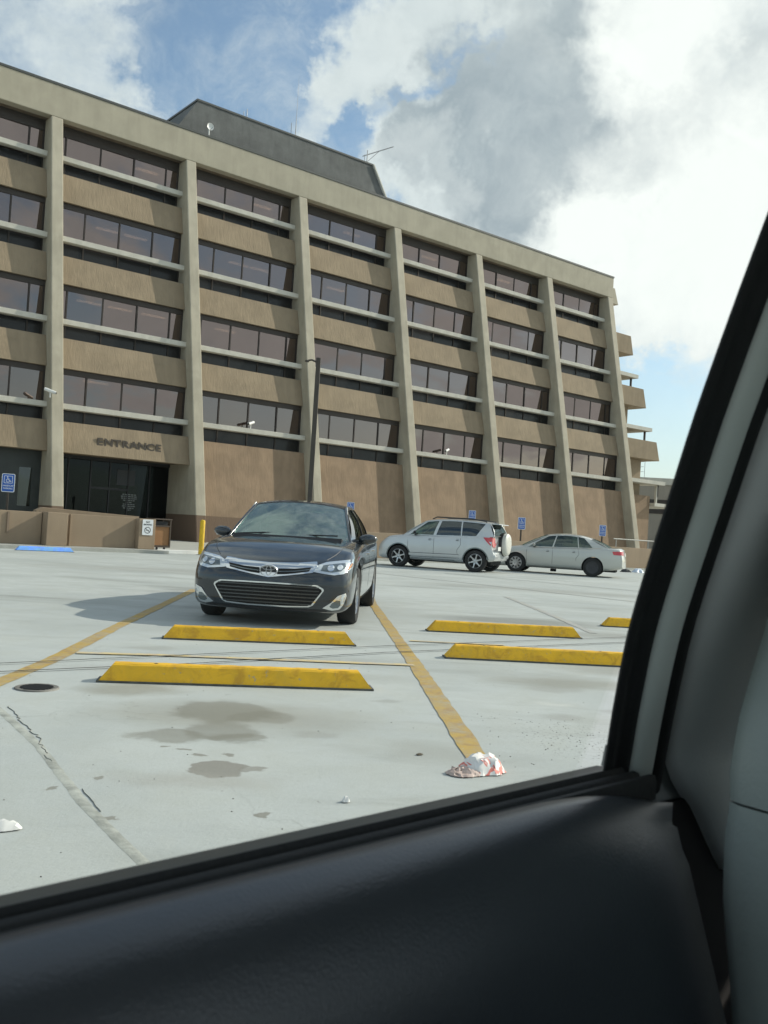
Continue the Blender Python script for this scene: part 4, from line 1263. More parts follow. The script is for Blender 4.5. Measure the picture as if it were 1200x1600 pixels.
def patch(parent, name, bvh, poly, mt, ang=0.0, off=0.004, thick=0.014, side=1, step=0.03, holes=None, xlim=None):
    """a fitted piece on the bodywork: outline poly (p, z) is projected on the body along a horizontal direction.
    ang 0 = on to the nose, 90 = on to the flank, 180 = on to the tail; side -1 mirrors it to the other flank"""
    a = radians(ang)
    dr = Vector((cos(a), -sin(a), 0.0))        # direction of travel: from the front towards +x; from the side towards -y
    lat = Vector((sin(a), cos(a), 0.0))
    pts = [Vector(p) for p in poly]
    n = len(pts)
    # densify the outline
    dens = []
    for i in range(n):
        p, q = pts[i], pts[(i + 1) % n]
        k = max(1, int((q - p).length / step))
        for j in range(k):
            dens.append(p.lerp(q, j / k))
    nb = len(dens)
    x0 = min(p.x for p in dens); x1 = max(p.x for p in dens); z0 = min(p.y for p in dens); z1 = max(p.y for p in dens)

    def inside(x, z):
        c = False; j = nb - 1
        for i in range(nb):
            if (dens[i].y > z) != (dens[j].y > z) and x < (dens[j].x - dens[i].x) * (z - dens[i].y) / (dens[j].y - dens[i].y) + dens[i].x:
                c = not c
            j = i
        return c
    allp = list(dens)
    x = x0 + step / 2
    while x < x1:
        z = z0 + step / 2
        while z < z1:
            if inside(x, z) and min((Vector((x, z)) - d).length for d in dens) > step * 0.45:
                allp.append(Vector((x, z)))
            z += step
        x += step
    vs, es, fs, *_ = delaunay_2d_cdt(allp, [(i, (i + 1) % nb) for i in range(nb)], [], 1, 1e-5)
    out = []
    lasth = None
    for v in vs:
        o_ = lat * v.x - dr * 4.0 + Vector((0, 0, v.y))
        if ang == 0:
            o_ = Vector((-3, v.x, v.y))
        elif ang == 180:
            o_ = Vector((sp_L[0] + 3, v.x, v.y))
        elif ang == 90:
            o_ = Vector((v.x, 4.0, v.y))
        else:
            cx_, cy_ = (0.9, 0.0) if ang < 90 else (sp_L[0] - 0.9, 0.0)
            o_ = Vector((cx_, cy_, v.y)) + lat * v.x - dr * 4.0
        hit = bvh.ray_cast(o_, dr)
        if hit[0] is None:
            out.append(None)
        else:
            out.append((hit[0], hit[1] if hit[1].dot(dr) < 0 else -hit[1]))
    m_ = MB()
    idx = {}
    for i, h in enumerate(out):
        if h:
            p = h[0] - dr * off
            idx[i] = len(m_.v); m_.v.append((p.x, p.y * side, p.z))
    nf = len(m_.v)
    idb = {}
    for i, h in enumerate(out):
        if h:
            p = h[0] + dr * thick
            idb[i] = len(m_.v); m_.v.append((p.x, p.y * side, p.z))
    cnt = {}
    for f in fs:
        if all(i in idx for i in f):
            cen = sum((vs[i] for i in f), Vector((0, 0))) / 3
            if not inside(cen.x, cen.y):
                continue
            m_.f.append(tuple(idx[i] for i in f)); m_.mi.append(0)
            for a_, b_ in zip(f, list(f[1:]) + [f[0]]):
                cnt[(a_, b_)] = cnt.get((a_, b_), 0) + 1
    for (a_, b_) in list(cnt):
        if (b_, a_) not in cnt:
            m_.f.append((idx[a_], idb[a_], idb[b_], idx[b_])); m_.mi.append(0)
    return m_.build(name, mt, parent, smooth=50)


sp_L = [4.6]


def stroke(pts, w):
    """outline polygon around a polyline"""
    P = [Vector(p) for p in pts]; l = []; r = []
    for i, p in enumerate(P):
        d = (P[min(i + 1, len(P) - 1)] - P[max(i - 1, 0)]).normalized(); n = Vector((-d.y, d.x)) * w / 2
        l.append(tuple(p + n)); r.append(tuple(p - n))
    return l + r[::-1]


def wheel(parent, x, y, r, side, width=0.21, spokes=5, style='alloy', steer=0.0):
    t = bpy.data.objects.new('wheel', None); COL.objects.link(t); t.parent = parent; t.location = (x, y, r)
    t.rotation_euler = (0, 0, steer)
    s = side; hw = width / 2; ri = r * 0.66
    m_ = MB(); m_.lathe([(ri, -hw * 0.9), (r * 0.93, -hw), (r * 0.985, -hw * 0.8), (r, -hw * 0.5), (r, hw * 0.5), (r * 0.985, hw * 0.8), (r * 0.93, hw), (ri * 1.06, hw * 0.97), (ri, hw * 0.85)], 44, 'y')
    m_.build('tyre', M_TYRE, t, smooth=45)
    f = s * hw
    m_ = MB()
    m_.lathe([(ri, f * 0.86), (ri * 0.95, f * 0.90), (ri * 0.92, f * 0.70), (ri * 0.90, -f * 0.6)], 40, 'y')
    n = spokes
    if style == 'cover':       # pressed wheel cover with broad flat blades
        n = 9
    for k in range(n):
        a = 2 * pi * k / n + 0.3
        w0 = 0.30 if style == 'cover' else 0.34
        w1 = 0.26 if style == 'cover' else 0.20
        pts = []
        for (rr, ww) in ((ri * 0.20, w0 * 1.3), (ri * 0.55, w0 * 0.62), (ri * 0.94, w1 * 1.15)):
            pts.append((rr, ww * (0.6 if style != 'cover' else 1.0)))
        v = []
        for (rr, ww) in pts:
            v.append((rr, a - ww / 2 * (0.9), rr)); v.append((rr, a + ww / 2 * 0.9, rr))
        for i in range(len(pts) - 1):
            r0, r1 = pts[i][0], pts[i + 1][0]; wA = pts[i][1] * ri * 0.5; wB = pts[i + 1][1] * ri * 0.75
            d = Vector((cos(a), sin(a))); nn = Vector((-sin(a), cos(a)))
            q = [d * r0 - nn * wA, d * r1 - nn * wB, d * r1 + nn * wB, d * r0 + nn * wA]
            ya = f * (0.80 - 0.10 * (1 - r0 / ri)); yb = f * (0.80 - 0.0 * (1 - r1 / ri))
            b0 = len(m_.v)
            ys_ = [ya, yb, yb, ya]
            for (c, yy) in zip(q, ys_):
                m_.v.append((c.x, yy, c.y))
            for (c, yy) in zip(q, ys_):
                m_.v.append((c.x, yy - 0.03 * s, c.y))
            for fc in ((0, 1, 2, 3), (7, 6, 5, 4), (0, 4, 5, 1), (1, 5, 6, 2), (2, 6, 7, 3), (3, 7, 4, 0)):
                m_.f.append(tuple(b0 + i_ for i_ in fc)); m_.mi.append(0)
    m_.lathe([(0, f * 0.80), (ri * 0.16, f * 0.79), (ri * 0.22, f * 0.70), (ri * 0.22, f * 0.4)], 20, 'y')
    m_.build('rim', M_ALLOY, t, smooth=35)
    m_ = MB(); m_.lathe([(0, f * 0.30), (ri * 0.9, f * 0.30), (ri * 0.9, f * 0.1), (0, f * 0.1)], 28, 'y'); m_.build('brake_disc', M_ARCH, t)
    return t


def lerp(a, b, t):
    return a + (b - a) * t


def greenhouse(parent, sp, paint):
    """pillars, roof and every pane of glass above the belt line"""
    kn = sp['side']            # knots: u, base x, top x
    def bx(u): return interp(u, [(k[0], k[1]) for k in kn])
    def tx(u): return interp(u, [(k[0], k[2]) for k in kn])
    def side_pt(u, v, off=0.0, s=1):
        xb, xt = bx(u), tx(u)
        b = Vector((xb, interp(xb, sp['yb']), interp(xb, sp['zbelt']))); t = Vector((xt, interp(xt, sp['yt']), interp(xt, sp['zt'])))
        p = b.lerp(t, v); p.y += (0.035 * sin(pi * v) ** 0.9 if 0 < v < 1 else 0) + off
        return Vector((p.x, p.y * s, p.z))
    us = sorted(set([round(i / 40, 4) for i in range(41)] + [round(w[0], 4) for w in sp['win']] + [round(w[1], 4) for w in sp['win']]))
    vs = [0, 0.05, 0.2, 0.35, 0.5, 0.65, 0.8, 0.92, 1.0]
    wins = sp['win']
    sh = MB()
    for s in (1, -1):
        rows = [[side_pt(u, v, 0, s) for v in vs] for u in us]

        def skip(i, j):
            um = (us[i] + us[i + 1]) / 2; vm = (vs[j] + vs[j + 1]) / 2
            return any(w[0] < um < w[1] and 0.05 < vm < 0.92 for w in wins)
        sh.grid(rows, skip=skip)
        # thickness on the inside
        rows = [[side_pt(u, v, -0.035, s) for v in vs] for u in us]
        sh.grid(rows, 1, skip=skip)
        # reveals
        for w in wins:
            uu = [u for u in us if w[0] - 1e-6 <= u <= w[1] + 1e-6]; vv = [v for v in vs if 0.05 <= v <= 0.92]
            loop = [(u, 0.05) for u in uu] + [(w[1], v) for v in vv[1:]] + [(u, 0.92) for u in uu[::-1][1:]] + [(w[0], v) for v in vv[::-1][1:-1]]
            for a, b in zip(loop, loop[1:] + loop[:1]):
                sh.quad([side_pt(*a, 0, s), side_pt(*b, 0, s), side_pt(*b, -0.035, s), side_pt(*a, -0.035, s)], 2)
    # roof
    NY = 14
    crown = sp.get('crown', 0.05)

    def roof_pt(u, t, dz=0.0):
        x = tx(u); y = interp(x, sp['yt']); z = interp(x, sp['zt'])
        bow = lerp(-sp['wbow'] * 0.55, sp['rgbow'] * 0.5, u)
        k = 1 - t * t
        kz = 1 - abs(t) ** 2.4
        return Vector((x + bow * k, y * t, z + crown * kz + dz))
    ru = [i / 24 for i in range(25)]
    ts = [-1 + 2 * k / NY for k in range(NY + 1)]
    sh.grid([[roof_pt(u, t) for t in ts] for u in ru])
    sh.grid([[roof_pt(u, t * 0.97, -0.04) for t in ts] for u in ru], 1)
    so_ = sh.build('cabin_shell', [paint, M_CABIN, M_BLACK], parent, smooth=40, merge=True)
    # side panes
    for s in (1, -1):
        for wi, w in enumerate(wins):
            p_ = MB(); n = 8
            g1 = [[side_pt(lerp(w[0], w[1], i / n), 0.05 + 0.87 * j / 5, -0.012, s) for j in range(6)] for i in range(n + 1)]
            g2 = [[side_pt(lerp(w[0], w[1], i / n), 0.05 + 0.87 * j / 5, -0.017, s) for j in range(6)] for i in range(n + 1)]
            p_.grid(g1); p_.grid(g2)
            p_.build('side_window', w[2], parent, smooth=60)
    # windscreen and rear window
    def screen(u, bowb, bowt, name, mt, zoff_b, sign):
        xb, xt = bx(u), tx(u)
        yb, yt = interp(xb, sp['yb']), interp(xt, sp['yt']); zb, zt = interp(xb, sp['zbelt']), interp(xt, sp['zt'])
        p_ = MB()
        def rows_(scale, dx, v0=0.0, v1=1.0):
            rr = []
            for j in range(11):
                v = lerp(v0, v1, j / 10)
                row = []
                for k in range(NY + 1):
                    t = (-1 + 2 * k / NY) * scale; kk = 1 - t * t; kz = 1 - abs(t) ** 2.4
                    b = Vector((xb + bowb * kk + dx, yb * t, zb + zoff_b * kk)); tt = Vector((xt + bowt * kk + dx, yt * t, zt + crown * kz))
                    q = b.lerp(tt, v); q.x += sign * 0.035 * sin(pi * v); q.z += 0.012 * sin(pi * v)
                    row.append(q)
                rr.append(row)
            return rr
        p_.grid(rows_(0.985, 0.0)); p_.grid(rows_(0.985, -sign * 0.006))
        p_.build(name, mt, parent, smooth=60)
        # black ceramic border strips lying just outside the glass edge
        q = MB(); R_ = rows_(1.0, sign * 0.004)
        def strip(pts_a, pts_b):
            q.grid([pts_a, pts_b])
        top = R_[-1]; 
        R2 = rows_(1.0, sign * 0.004, 0.965, 1.0)
        strip(R2[0], R2[-1])
        R3 = rows_(1.0, sign * 0.004, 0.0, 0.05)
        strip(R3[0], R3[-1])
        q.build('glass_border', M_BLACK, parent, smooth=60)
        for s in (-1, 1):
            e = MB()
            e.tube([R_[j][0 if s < 0 else -1] + Vector((sign * 0.004, 0, 0.0)) for j in range(11)], 0.017, 6)
            e.build('pillar_trim', paint if sp.get('pillar_paint', True) else M_BLACK, parent, smooth=60)
    screen(0.0, -sp['wbow'], -sp['wbow'] * 0.55, 'windscreen', sp.get('ws', M_WSGLASS), sp.get('wz', 0.02), -1)
    screen(1.0, sp['rgbow'], sp['rgbow'] * 0.5, 'rear_window', sp.get('rg', M_CARGLASS), 0.02, 1)
    # cabin: dash, seats, wheel
    xa = bx(0.0); zb = interp(xa, sp['zbelt'])
    d = MB(); yb = interp(xa, sp['yb'])
    d.prism([(xa - 0.15, zb - 0.3), (xa - 0.15, zb - 0.03), (xa + 0.25, zb + 0.005), (xa + 0.50, zb - 0.02), (xa + 0.55, zb - 0.3)], -yb + 0.05, yb - 0.05, lambda p, q, t: (p, t, q))
    d.build('dashboard', M_CABIN, parent, bevel=0.02)
    roofz = interp(tx(0.4), sp['zt'])
    for (sx, ys_) in ((sp['seat'][0], (-0.37, 0.37)), (sp['seat'][1], (-0.40, 0.0, 0.40))):
        for ysx in ys_:
            h = roofz - 0.22
            b = MB(); w2 = 0.24 if len(ys_) == 2 else 0.2
            b.prism([(sx, zb - 0.30), (sx + 0.10, zb - 0.30), (sx + 0.27, h - 0.08), (sx + 0.24, h - 0.04), (sx + 0.17, h - 0.06)], ysx - w2, ysx + w2, lambda p, q, t: (p, t, q))
            b.prism([(sx + 0.21, h - 0.02), (sx + 0.30, h - 0.02), (sx + 0.31, h + 0.13), (sx + 0.23, h + 0.14)], ysx - 0.13, ysx + 0.13, lambda p, q, t: (p, t, q))
            b.build('seat', M_SEATCL, parent, bevel=0.03)
    st = MB()
    cx_, cz_ = xa + 0.62, zb + 0.03
    ringp = []
    for k in range(25):
        a = 2 * pi * k / 24
        ringp.append((cx_ - 0.17 * cos(a) * 0.35, -0.37 + 0.18 * sin(a), cz_ + 0.17 * cos(a)))
    st.tube(ringp, 0.014, 6, cap=False); st.tube([(cx_, -0.53, cz_), (cx_, -0.21, cz_)], 0.016, 6)
    st.build('steering_wheel', M_CABIN, parent, smooth=60)
    mi = MB(); mi.box(tx(0) + 0.10, tx(0) + 0.13, -0.11, 0.11, interp(tx(0), sp['zt']) - 0.07, interp(tx(0), sp['zt']) - 0.005); mi.build('rear_view_mirror', M_CABIN, parent, bevel=0.01)
    return side_pt


def door_mirror(parent, x, y, z, s, paint, scale=1.0):
    t = MB()
    prof = []
    rows = []
    for i in range(13):
        a = i / 12
        yy = y + s * (0.02 + 0.23 * a) * scale
        k = sin(pi * min(max(a * 0.93 + 0.07, 0), 1)) ** 0.45
        hh = 0.075 * k * (1.0 - 0.18 * a) * scale; dd = 0.085 * k * (1 - 0.25 * a) * scale
        row = []
        for j in range(17):
            b = 2 * pi * j / 16
            cx_ = cos(b); sz = sin(b)
            xx = x + (dd * cx_ if cx_ < 0 else dd * 0.35 * cx_) + 0.05 * a * scale
            row.append((xx, yy, z + 0.02 * a + hh * sz))
        rows.append(row)
    t.grid(rows); t.quad(rows[0][:-1]); t.quad(rows[-1][:-1][::-1])
    o = t.build('door_mirror', paint, parent, smooth=50)
    a = MB(); a.tube([(x + 0.0, y - s * 0.06, z - 0.05), (x + 0.0, y + s * 0.06, z - 0.035)], [0.045, 0.03], 8); a.build('mirror_arm', M_BLACK, o, smooth=50)
    g_ = MB(); g_.box(x + 0.03 * scale + 0.006, x + 0.036 * scale + 0.012, y + s * 0.07 * scale, y + s * 0.21 * scale, z - 0.04 * scale, z + 0.05 * scale); g_.build('mirror_glass', M_CHROME, o)
    return o


def seams(parent, bvh, sp, lines, w=0.009):
    for s in (1, -1):
        for ln in lines:
            patch(parent, 'door_seam', bvh, stroke(ln, w), M_BLACK, 90, 0.0012, 0.004, s, 0.06)


def handle(parent, bvh, x, z, s, mt):
    o = patch(parent, 'door_handle', bvh, round_rect(0.17, 0.028, 0.013, cx=x, cz=z), mt, 90, 0.028, 0.004, s, 0.03)
    patch(o, 'handle_recess', bvh, round_rect(0.11, 0.062, 0.028, cx=x, cz=z - 0.004), M_BLACK if mt != M_CHROME else M_LAMPD, 90, 0.0015, 0.004, s, 0.03)
    return o


# ------------------------------------------------------------------ dark sedan facing the camera
P_DARK = car_paint('dark_slate_paint', (0.006, 0.013, 0.020), metal=0.1, rough=0.18, dust=0.005, grime=0.06)
sed = thing('parked_car', 'dark slate sedan facing the camera behind the yellow wheel stops', 'car', (-1.21, 10.05, 0), radians(90 - 3.4))
SA = dict(L=4.95, W=0.915, fl=0.75, rl=0.6, fbow=0.24, rbow=0.16,
          fprof=[(0.13, 0.10), (0.20, 0.03), (0.30, 0.0), (0.48, 0.0), (0.58, 0.02), (0.66, 0.06), (0.73, 0.11), (0.80, 0.2)],
          rprof=[(0.15, 0.10), (0.3, 0.01), (0.6, 0.0), (0.8, 0.05), (1.05, 0.12)],
          hw=[(0, 0.80), (0.03, 0.835), (0.10, 0.868), (0.25, 0.89), (0.6, 0.905), (1.2, 0.91), (2.5, 0.915), (3.8, 0.91), (4.5, 0.88), (4.8, 0.83), (4.95, 0.78)],
          zb=[(0, 0.19), (0.10, 0.17), (0.5, 0.17), (1.3, 0.19), (3.5, 0.19), (4.4, 0.22), (4.95, 0.32)],
          zs=[(0, 0.655), (0.05, 0.70), (0.15, 0.745), (0.35, 0.80), (0.7, 0.865), (1.1, 0.915), (1.5, 0.945), (2.5, 0.975), (3.5, 1.01), (4.3, 1.03), (4.8, 1.0), (4.95, 0.93)],
          zc=[(0, 0.685), (0.05, 0.735), (0.15, 0.79), (0.35, 0.85), (0.7, 0.925), (1.0, 0.965), (1.25, 0.99), (1.5, 1.0), (3.5, 1.05), (4.2, 1.07), (4.7, 1.06), (4.85, 1.04), (4.95, 0.97)],
          ys=[(0, 0.93), (0.5, 0.93), (1.2, 0.92), (3.5, 0.915), (4.95, 0.90)],
          axles=(0.98, 3.80), wr=0.335, gap=0.05, well=(1.45, 3.85),
          side=[(0.0, 1.30, 2.10), (0.06, 1.52, 2.16), (0.45, 2.42, 2.50), (0.49, 2.50, 2.56), (0.82, 3.35, 3.25), (0.86, 3.43, 3.31), (0.95, 3.80, 3.45), (1.0, 4.05, 3.55)],
          win=[(0.06, 0.45, M_CARGLASS), (0.49, 0.82, M_CARGLASS), (0.86, 0.95, M_CARGLASS)],
          yb=[(1.3, 0.755), (1.6, 0.80), (2.5, 0.82), (3.5, 0.80), (4.1, 0.70)],
          yt=[(2.1, 0.585), (2.5, 0.60), (3.2, 0.59), (3.55, 0.56)],
          zbelt=[(1.3, 0.925), (1.6, 0.945), (2.5, 0.975), (3.5, 1.01), (4.1, 1.04)],
          zt=[(2.1, 1.375), (2.4, 1.405), (2.8, 1.41), (3.2, 1.39), (3.6, 1.33)],
          wbow=0.20, rgbow=0.14, crown=0.055, wz=0.035, seat=(2.35, 3.3))
sp_L[0] = SA['L']
me, bvh = body_mesh(SA, P_DARK)
o = bpy.data.objects.new('body', me); COL.objects.link(o); o.parent = sed
greenhouse(sed, SA, P_DARK)
for s in (-1, 1):
    wheel(sed, SA['axles'][0], s * 0.80, 0.335, s, 0.215, 5, steer=0.0)
    wheel(sed, SA['axles'][1], s * 0.80, 0.335, s, 0.215, 5)
    door_mirror(sed, 1.70, s * 0.80, 0.985, s, P_DARK, 1.0)
    # headlamp: clear cover over bright and dark inner pieces
    hl = patch(sed, 'headlight', bvh, [(s * y, z) for y, z in ((0.475, 0.625), (0.52, 0.70), (0.60, 0.735), (0.74, 0.755), (0.865, 0.775), (0.885, 0.745), (0.87, 0.675), (0.80, 0.615), (0.70, 0.598), (0.60, 0.607))], M_LAMPW, 0, 0.010, 0.01, 1, 0.03)
    patch(hl, 'lamp_housing', bvh, [(s * y, z) for y, z in ((0.555, 0.640), (0.575, 0.700), (0.70, 0.722), (0.80, 0.735), (0.815, 0.69), (0.77, 0.645), (0.68, 0.628))], M_LAMPD, 0, 0.014, 0.004, 1, 0.03)
    patch(hl, 'projector_lens', bvh, [(s * (0.66 + 0.036 * cos(a * pi / 8)), 0.674 + 0.036 * sin(a * pi / 8)) for a in range(16)], M_CHROME, 0, 0.024, 0.004, 1, 0.02)
    patch(hl, 'projector_lens', bvh, [(s * (0.755 + 0.03 * cos(a * pi / 8)), 0.685 + 0.03 * sin(a * pi / 8)) for a in range(16)], M_LAMPW, 0, 0.022, 0.004, 1, 0.02)
    patch(hl, 'side_marker', bvh, [(s * y, z) for y, z in ((0.845, 0.66), (0.868, 0.70), (0.872, 0.735), (0.855, 0.72), (0.835, 0.67))], M_AMBER, 0, 0.016, 0.004, 1, 0.02)
    # fog lamp surround
    fg = patch(sed, 'fog_light_surround', bvh, [(s * y, z) for y, z in ((0.60, 0.235), (0.69, 0.300), (0.755, 0.375), (0.835, 0.405), (0.845, 0.375), (0.815, 0.275), (0.78, 0.225), (0.70, 0.212))], M_CHROME, 0, 0.012, 0.01, 1, 0.025)
    patch(fg, 'fog_light', bvh, [(s * y, z) for y, z in ((0.675, 0.252), (0.70, 0.290), (0.745, 0.325), (0.785, 0.325), (0.79, 0.275), (0.765, 0.243), (0.71, 0.235))], M_LAMPD, 0, 0.015, 0.004, 1, 0.02)
    patch(fg, 'fog_light_recess', bvh, [(s * y, z) for y, z in ((0.77, 0.335), (0.80, 0.372), (0.825, 0.385), (0.825, 0.35), (0.805, 0.32))], M_LAMPW, 0, 0.014, 0.004, 1, 0.02)
    for (x, z) in ((2.28, 0.815), (3.22, 0.84)):
        handle(sed, bvh, x, z, s, M_CHROME)
# upper grille wing and its dark openings
gr = patch(sed, 'upper_grille', bvh, [(-0.50, 0.735), (-0.30, 0.712), (0.0, 0.700), (0.30, 0.712), (0.50, 0.735), (0.515, 0.69), (0.475, 0.615), (0.25, 0.578), (0.0, 0.542), (-0.25, 0.578), (-0.475, 0.615), (-0.515, 0.69)], M_CHROME, 0, 0.016, 0.012, 1, 0.03)
for s in (-1, 1):
    patch(gr, 'grille_opening', bvh, [(s * y, z) for y, z in ((0.455, 0.672), (0.28, 0.648), (0.105, 0.640), (0.095, 0.578), (0.20, 0.586), (0.30, 0.603), (0.435, 0.628))], M_ARCH, 0, 0.0185, 0.004, 1, 0.03)
    patch(gr, 'grille_slat', bvh, [(s * y, z) for y, z in ((0.44, 0.652), (0.28, 0.626), (0.11, 0.612), (0.11, 0.604), (0.28, 0.616), (0.44, 0.643))], M_LAMPD, 0, 0.022, 0.004, 1, 0.04)
# lower grille
lo = [(-0.535, 0.482), (-0.30, 0.488), (0, 0.490), (0.30, 0.488), (0.535, 0.482), (0.60, 0.447), (0.607, 0.425), (0.50, 0.262), (0.455, 0.240), (0.2, 0.228), (-0.2, 0.228), (-0.455, 0.240), (-0.50, 0.262), (-0.607, 0.425), (-0.60, 0.447)]
lg = patch(sed, 'lower_grille', bvh, lo, M_CHROME, 0, 0.010, 0.012, 1, 0.035)
c_ = Vector((0, 0.36))
patch(lg, 'grille_opening', bvh, [(c_.x + (p[0] - c_.x) * 0.968, c_.y + (p[1] - c_.y) * 0.89) for p in lo], M_ARCH, 0, 0.0125, 0.004, 1, 0.035)
for k in range(6):
    z = 0.455 - k * 0.037
    hwid = min(0.555, 0.585 - max(0, k - 0.6) * 0.0235)
    patch(lg, 'grille_slat', bvh, [(-hwid, z + 0.004), (-0.2, z + 0.007), (0.2, z + 0.007), (hwid, z + 0.004), (hwid, z - 0.008), (0.2, z - 0.006), (-0.2, z - 0.006), (-hwid, z - 0.008)], mat('grille_slat_grey', (0.085, 0.092, 0.095), 0.3, metal=0.7), 0, 0.020, 0.004, 1, 0.06)
patch(sed, 'bumper_lip', bvh, [(-0.62, 0.215), (0.62, 0.215), (0.70, 0.192), (-0.70, 0.192)], M_BLACK, 0, 0.006, 0.01, 1, 0.05)
# oval badge of three crossing ellipses
bd = bpy.data.objects.new('badge', None); COL.objects.link(bd); bd.parent = sed


def ellipse_ring(cy, cz, ry, rz, t, x, name):
    m_ = MB(); rows = []
    for k in range(33):
        a = 2 * pi * k / 32
        c, s_ = cos(a), sin(a)
        rows.append([(x + 0.006, cy + (ry - t) * c, cz + (rz - t) * s_), (x - 0.007, cy + (ry - t * 0.5) * c, cz + (rz - t * 0.5) * s_), (x + 0.006, cy + ry * c, cz + rz * s_)])
    m_.grid(rows); return m_.build(name, mat('badge_silver', (0.72, 0.74, 0.76), 0.28, metal=0.6), bd, smooth=60)


hx = bvh.ray_cast(Vector((-3, 0, 0.612)), Vector((1, 0, 0)))[0].x - 0.030
m_ = MB(); m_.lathe([(0, 0.0), (1.0, 0.0), (1.0, 0.03), (0, 0.03)], 32, 'x')
m_.v = [(hx + 0.008 + v[0], v[1] * 0.092, 0.612 + v[2] * 0.062) for v in m_.v]
m_.build('badge_plate', mat('badge_black', (0.02, 0.022, 0.03), 0.25), bd, smooth=30)
ellipse_ring(0, 0.612, 0.102, 0.070, 0.017, hx, 'badge_ring')
ellipse_ring(0, 0.612, 0.034, 0.058, 0.015, hx - 0.001, 'badge_ring')
ellipse_ring(0, 0.640, 0.072, 0.027, 0.013, hx - 0.002, 'badge_ring')
seams(sed, bvh, SA, [[(1.42, 0.93), (1.40, 0.6), (1.44, 0.24)], [(2.45, 0.965), (2.46, 0.6), (2.47, 0.25)], [(3.42, 0.99), (3.46, 0.75), (3.40, 0.60)], [(1.44, 0.245), (2.4, 0.245), (3.3, 0.245)]])
# bonnet edge gap
hg = MB()
for s in (-1, 1):
    pts = []
    for k in range(14):
        x = 0.27 + k * 0.075; y = s * interp(x, [(0.27, 0.60), (0.5, 0.70), (0.9, 0.755), (1.3, 0.765)])
        h = bvh.ray_cast(Vector((x, y, 3)), Vector((0, 0, -1)))
        pts.append(h[0] + Vector((0, 0, 0.0005)))
    hg.tube(pts, 0.004, 5)
hg.build('bonnet_gap', M_BLACK, sed)
wp = MB()
for (y0, y1) in ((0.62, -0.02), (0.02, -0.60)):
    wp.tube([(1.17, y0, 0.985), (1.22, (y0 + y1) / 2, 1.012), (1.21, y1, 1.02)], 0.009, 6)
wp.build('wiper', M_BLACK, sed, smooth=50)
m_ = MB(); m_.prism([(1.10, 0.955), (1.30, 0.93), (1.34, 0.965), (1.13, 0.99)], -0.66, 0.66, lambda p, q, t: (p + 0.22 * (t / 0.7) ** 2 * 0, t, q)); m_.build('cowl', M_BLACK, sed)
m_ = MB(); m_.tube([(1.36, -0.70, 0.975), (2.10, -0.60, 1.39)], 0.012, 6); m_.tube([(1.36, 0.70, 0.975), (2.10, 0.60, 1.39)], 0.012, 6); m_.build('windscreen_moulding', M_STEEL, sed, smooth=50)
m_ = MB(); m_.box(0.35, 4.6, -0.62, 0.62, 0.16, 0.30); m_.build('underbody', M_ARCH, sed)

# ------------------------------------------------------------------ silver estate car with a spare wheel
P_SILV = car_paint('silver_paint', (0.56, 0.58, 0.58), metal=0.35, rough=0.33, dust=0.10)
suv = thing('parked_car', 'silver sport utility car with a covered spare wheel on its back', 'car', (0.07, 31.95, 0), radians(-23))
SB = dict(L=4.22, W=0.905, fl=0.7, rl=0.5, fbow=0.22, rbow=0.10,
          fprof=[(0.2, 0.10), (0.32, 0.02), (0.5, 0.0), (0.68, 0.03), (0.82, 0.12), (0.95, 0.22)],
          rprof=[(0.25, 0.08), (0.42, 0.0), (0.60, 0.0), (0.72, 0.05), (1.1, 0.10)],
          hw=[(0, 0.76), (0.05, 0.81), (0.15, 0.85), (0.4, 0.88), (0.9, 0.90), (3.5, 0.905), (4.0, 0.88), (4.22, 0.83)],
          zb=[(0, 0.30), (0.2, 0.25), (0.6, 0.25), (1.3, 0.27), (3.0, 0.27), (3.9, 0.33), (4.22, 0.40)],
          zs=[(0, 0.80), (0.1, 0.88), (0.3, 0.95), (0.7, 1.01), (1.1, 1.05), (2.0, 1.08), (3.2, 1.13), (4.0, 1.16), (4.22, 1.14)],
          zc=[(0, 0.83), (0.1, 0.93), (0.3, 1.01), (0.7, 1.07), (1.0, 1.10), (1.4, 1.10), (3.2, 1.15), (4.22, 1.17)],
          ys=[(0, 0.93), (0.5, 0.92), (1.2, 0.92), (4.22, 0.93)],
          axles=(0.90, 3.56), wr=0.355, gap=0.055, well=(1.25, 4.0),
          side=[(0.0, 1.02, 1.78), (0.05, 1.22, 1.86), (0.36, 2.07, 2.22), (0.40, 2.17, 2.32), (0.70, 3.02, 2.98), (0.74, 3.10, 3.08), (0.93, 3.52, 3.80), (1.0, 4.12, 3.92)],
          win=[(0.05, 0.36, M_CARGLASS), (0.40, 0.70, M_TINT), (0.72, 0.93, M_TINT)],
          yb=[(1.0, 0.75), (1.4, 0.81), (2.5, 0.835), (3.6, 0.83), (4.15, 0.77)],
          yt=[(1.78, 0.62), (2.4, 0.645), (3.4, 0.64), (3.95, 0.60)],
          zbelt=[(1.0, 1.055), (1.4, 1.075), (2.0, 1.085), (3.2, 1.12), (4.15, 1.16)],
          zt=[(1.78, 1.565), (2.2, 1.62), (2.8, 1.64), (3.5, 1.62), (3.95, 1.575)],
          wbow=0.16, rgbow=0.06, crown=0.05, seat=(2.0, 2.95), rg=M_CARGLASS)
sp_L[0] = SB['L']
me, bvh = body_mesh(SB, P_SILV)
o = bpy.data.objects.new('body', me); COL.objects.link(o); o.parent = suv
greenhouse(suv, SB, P_SILV)
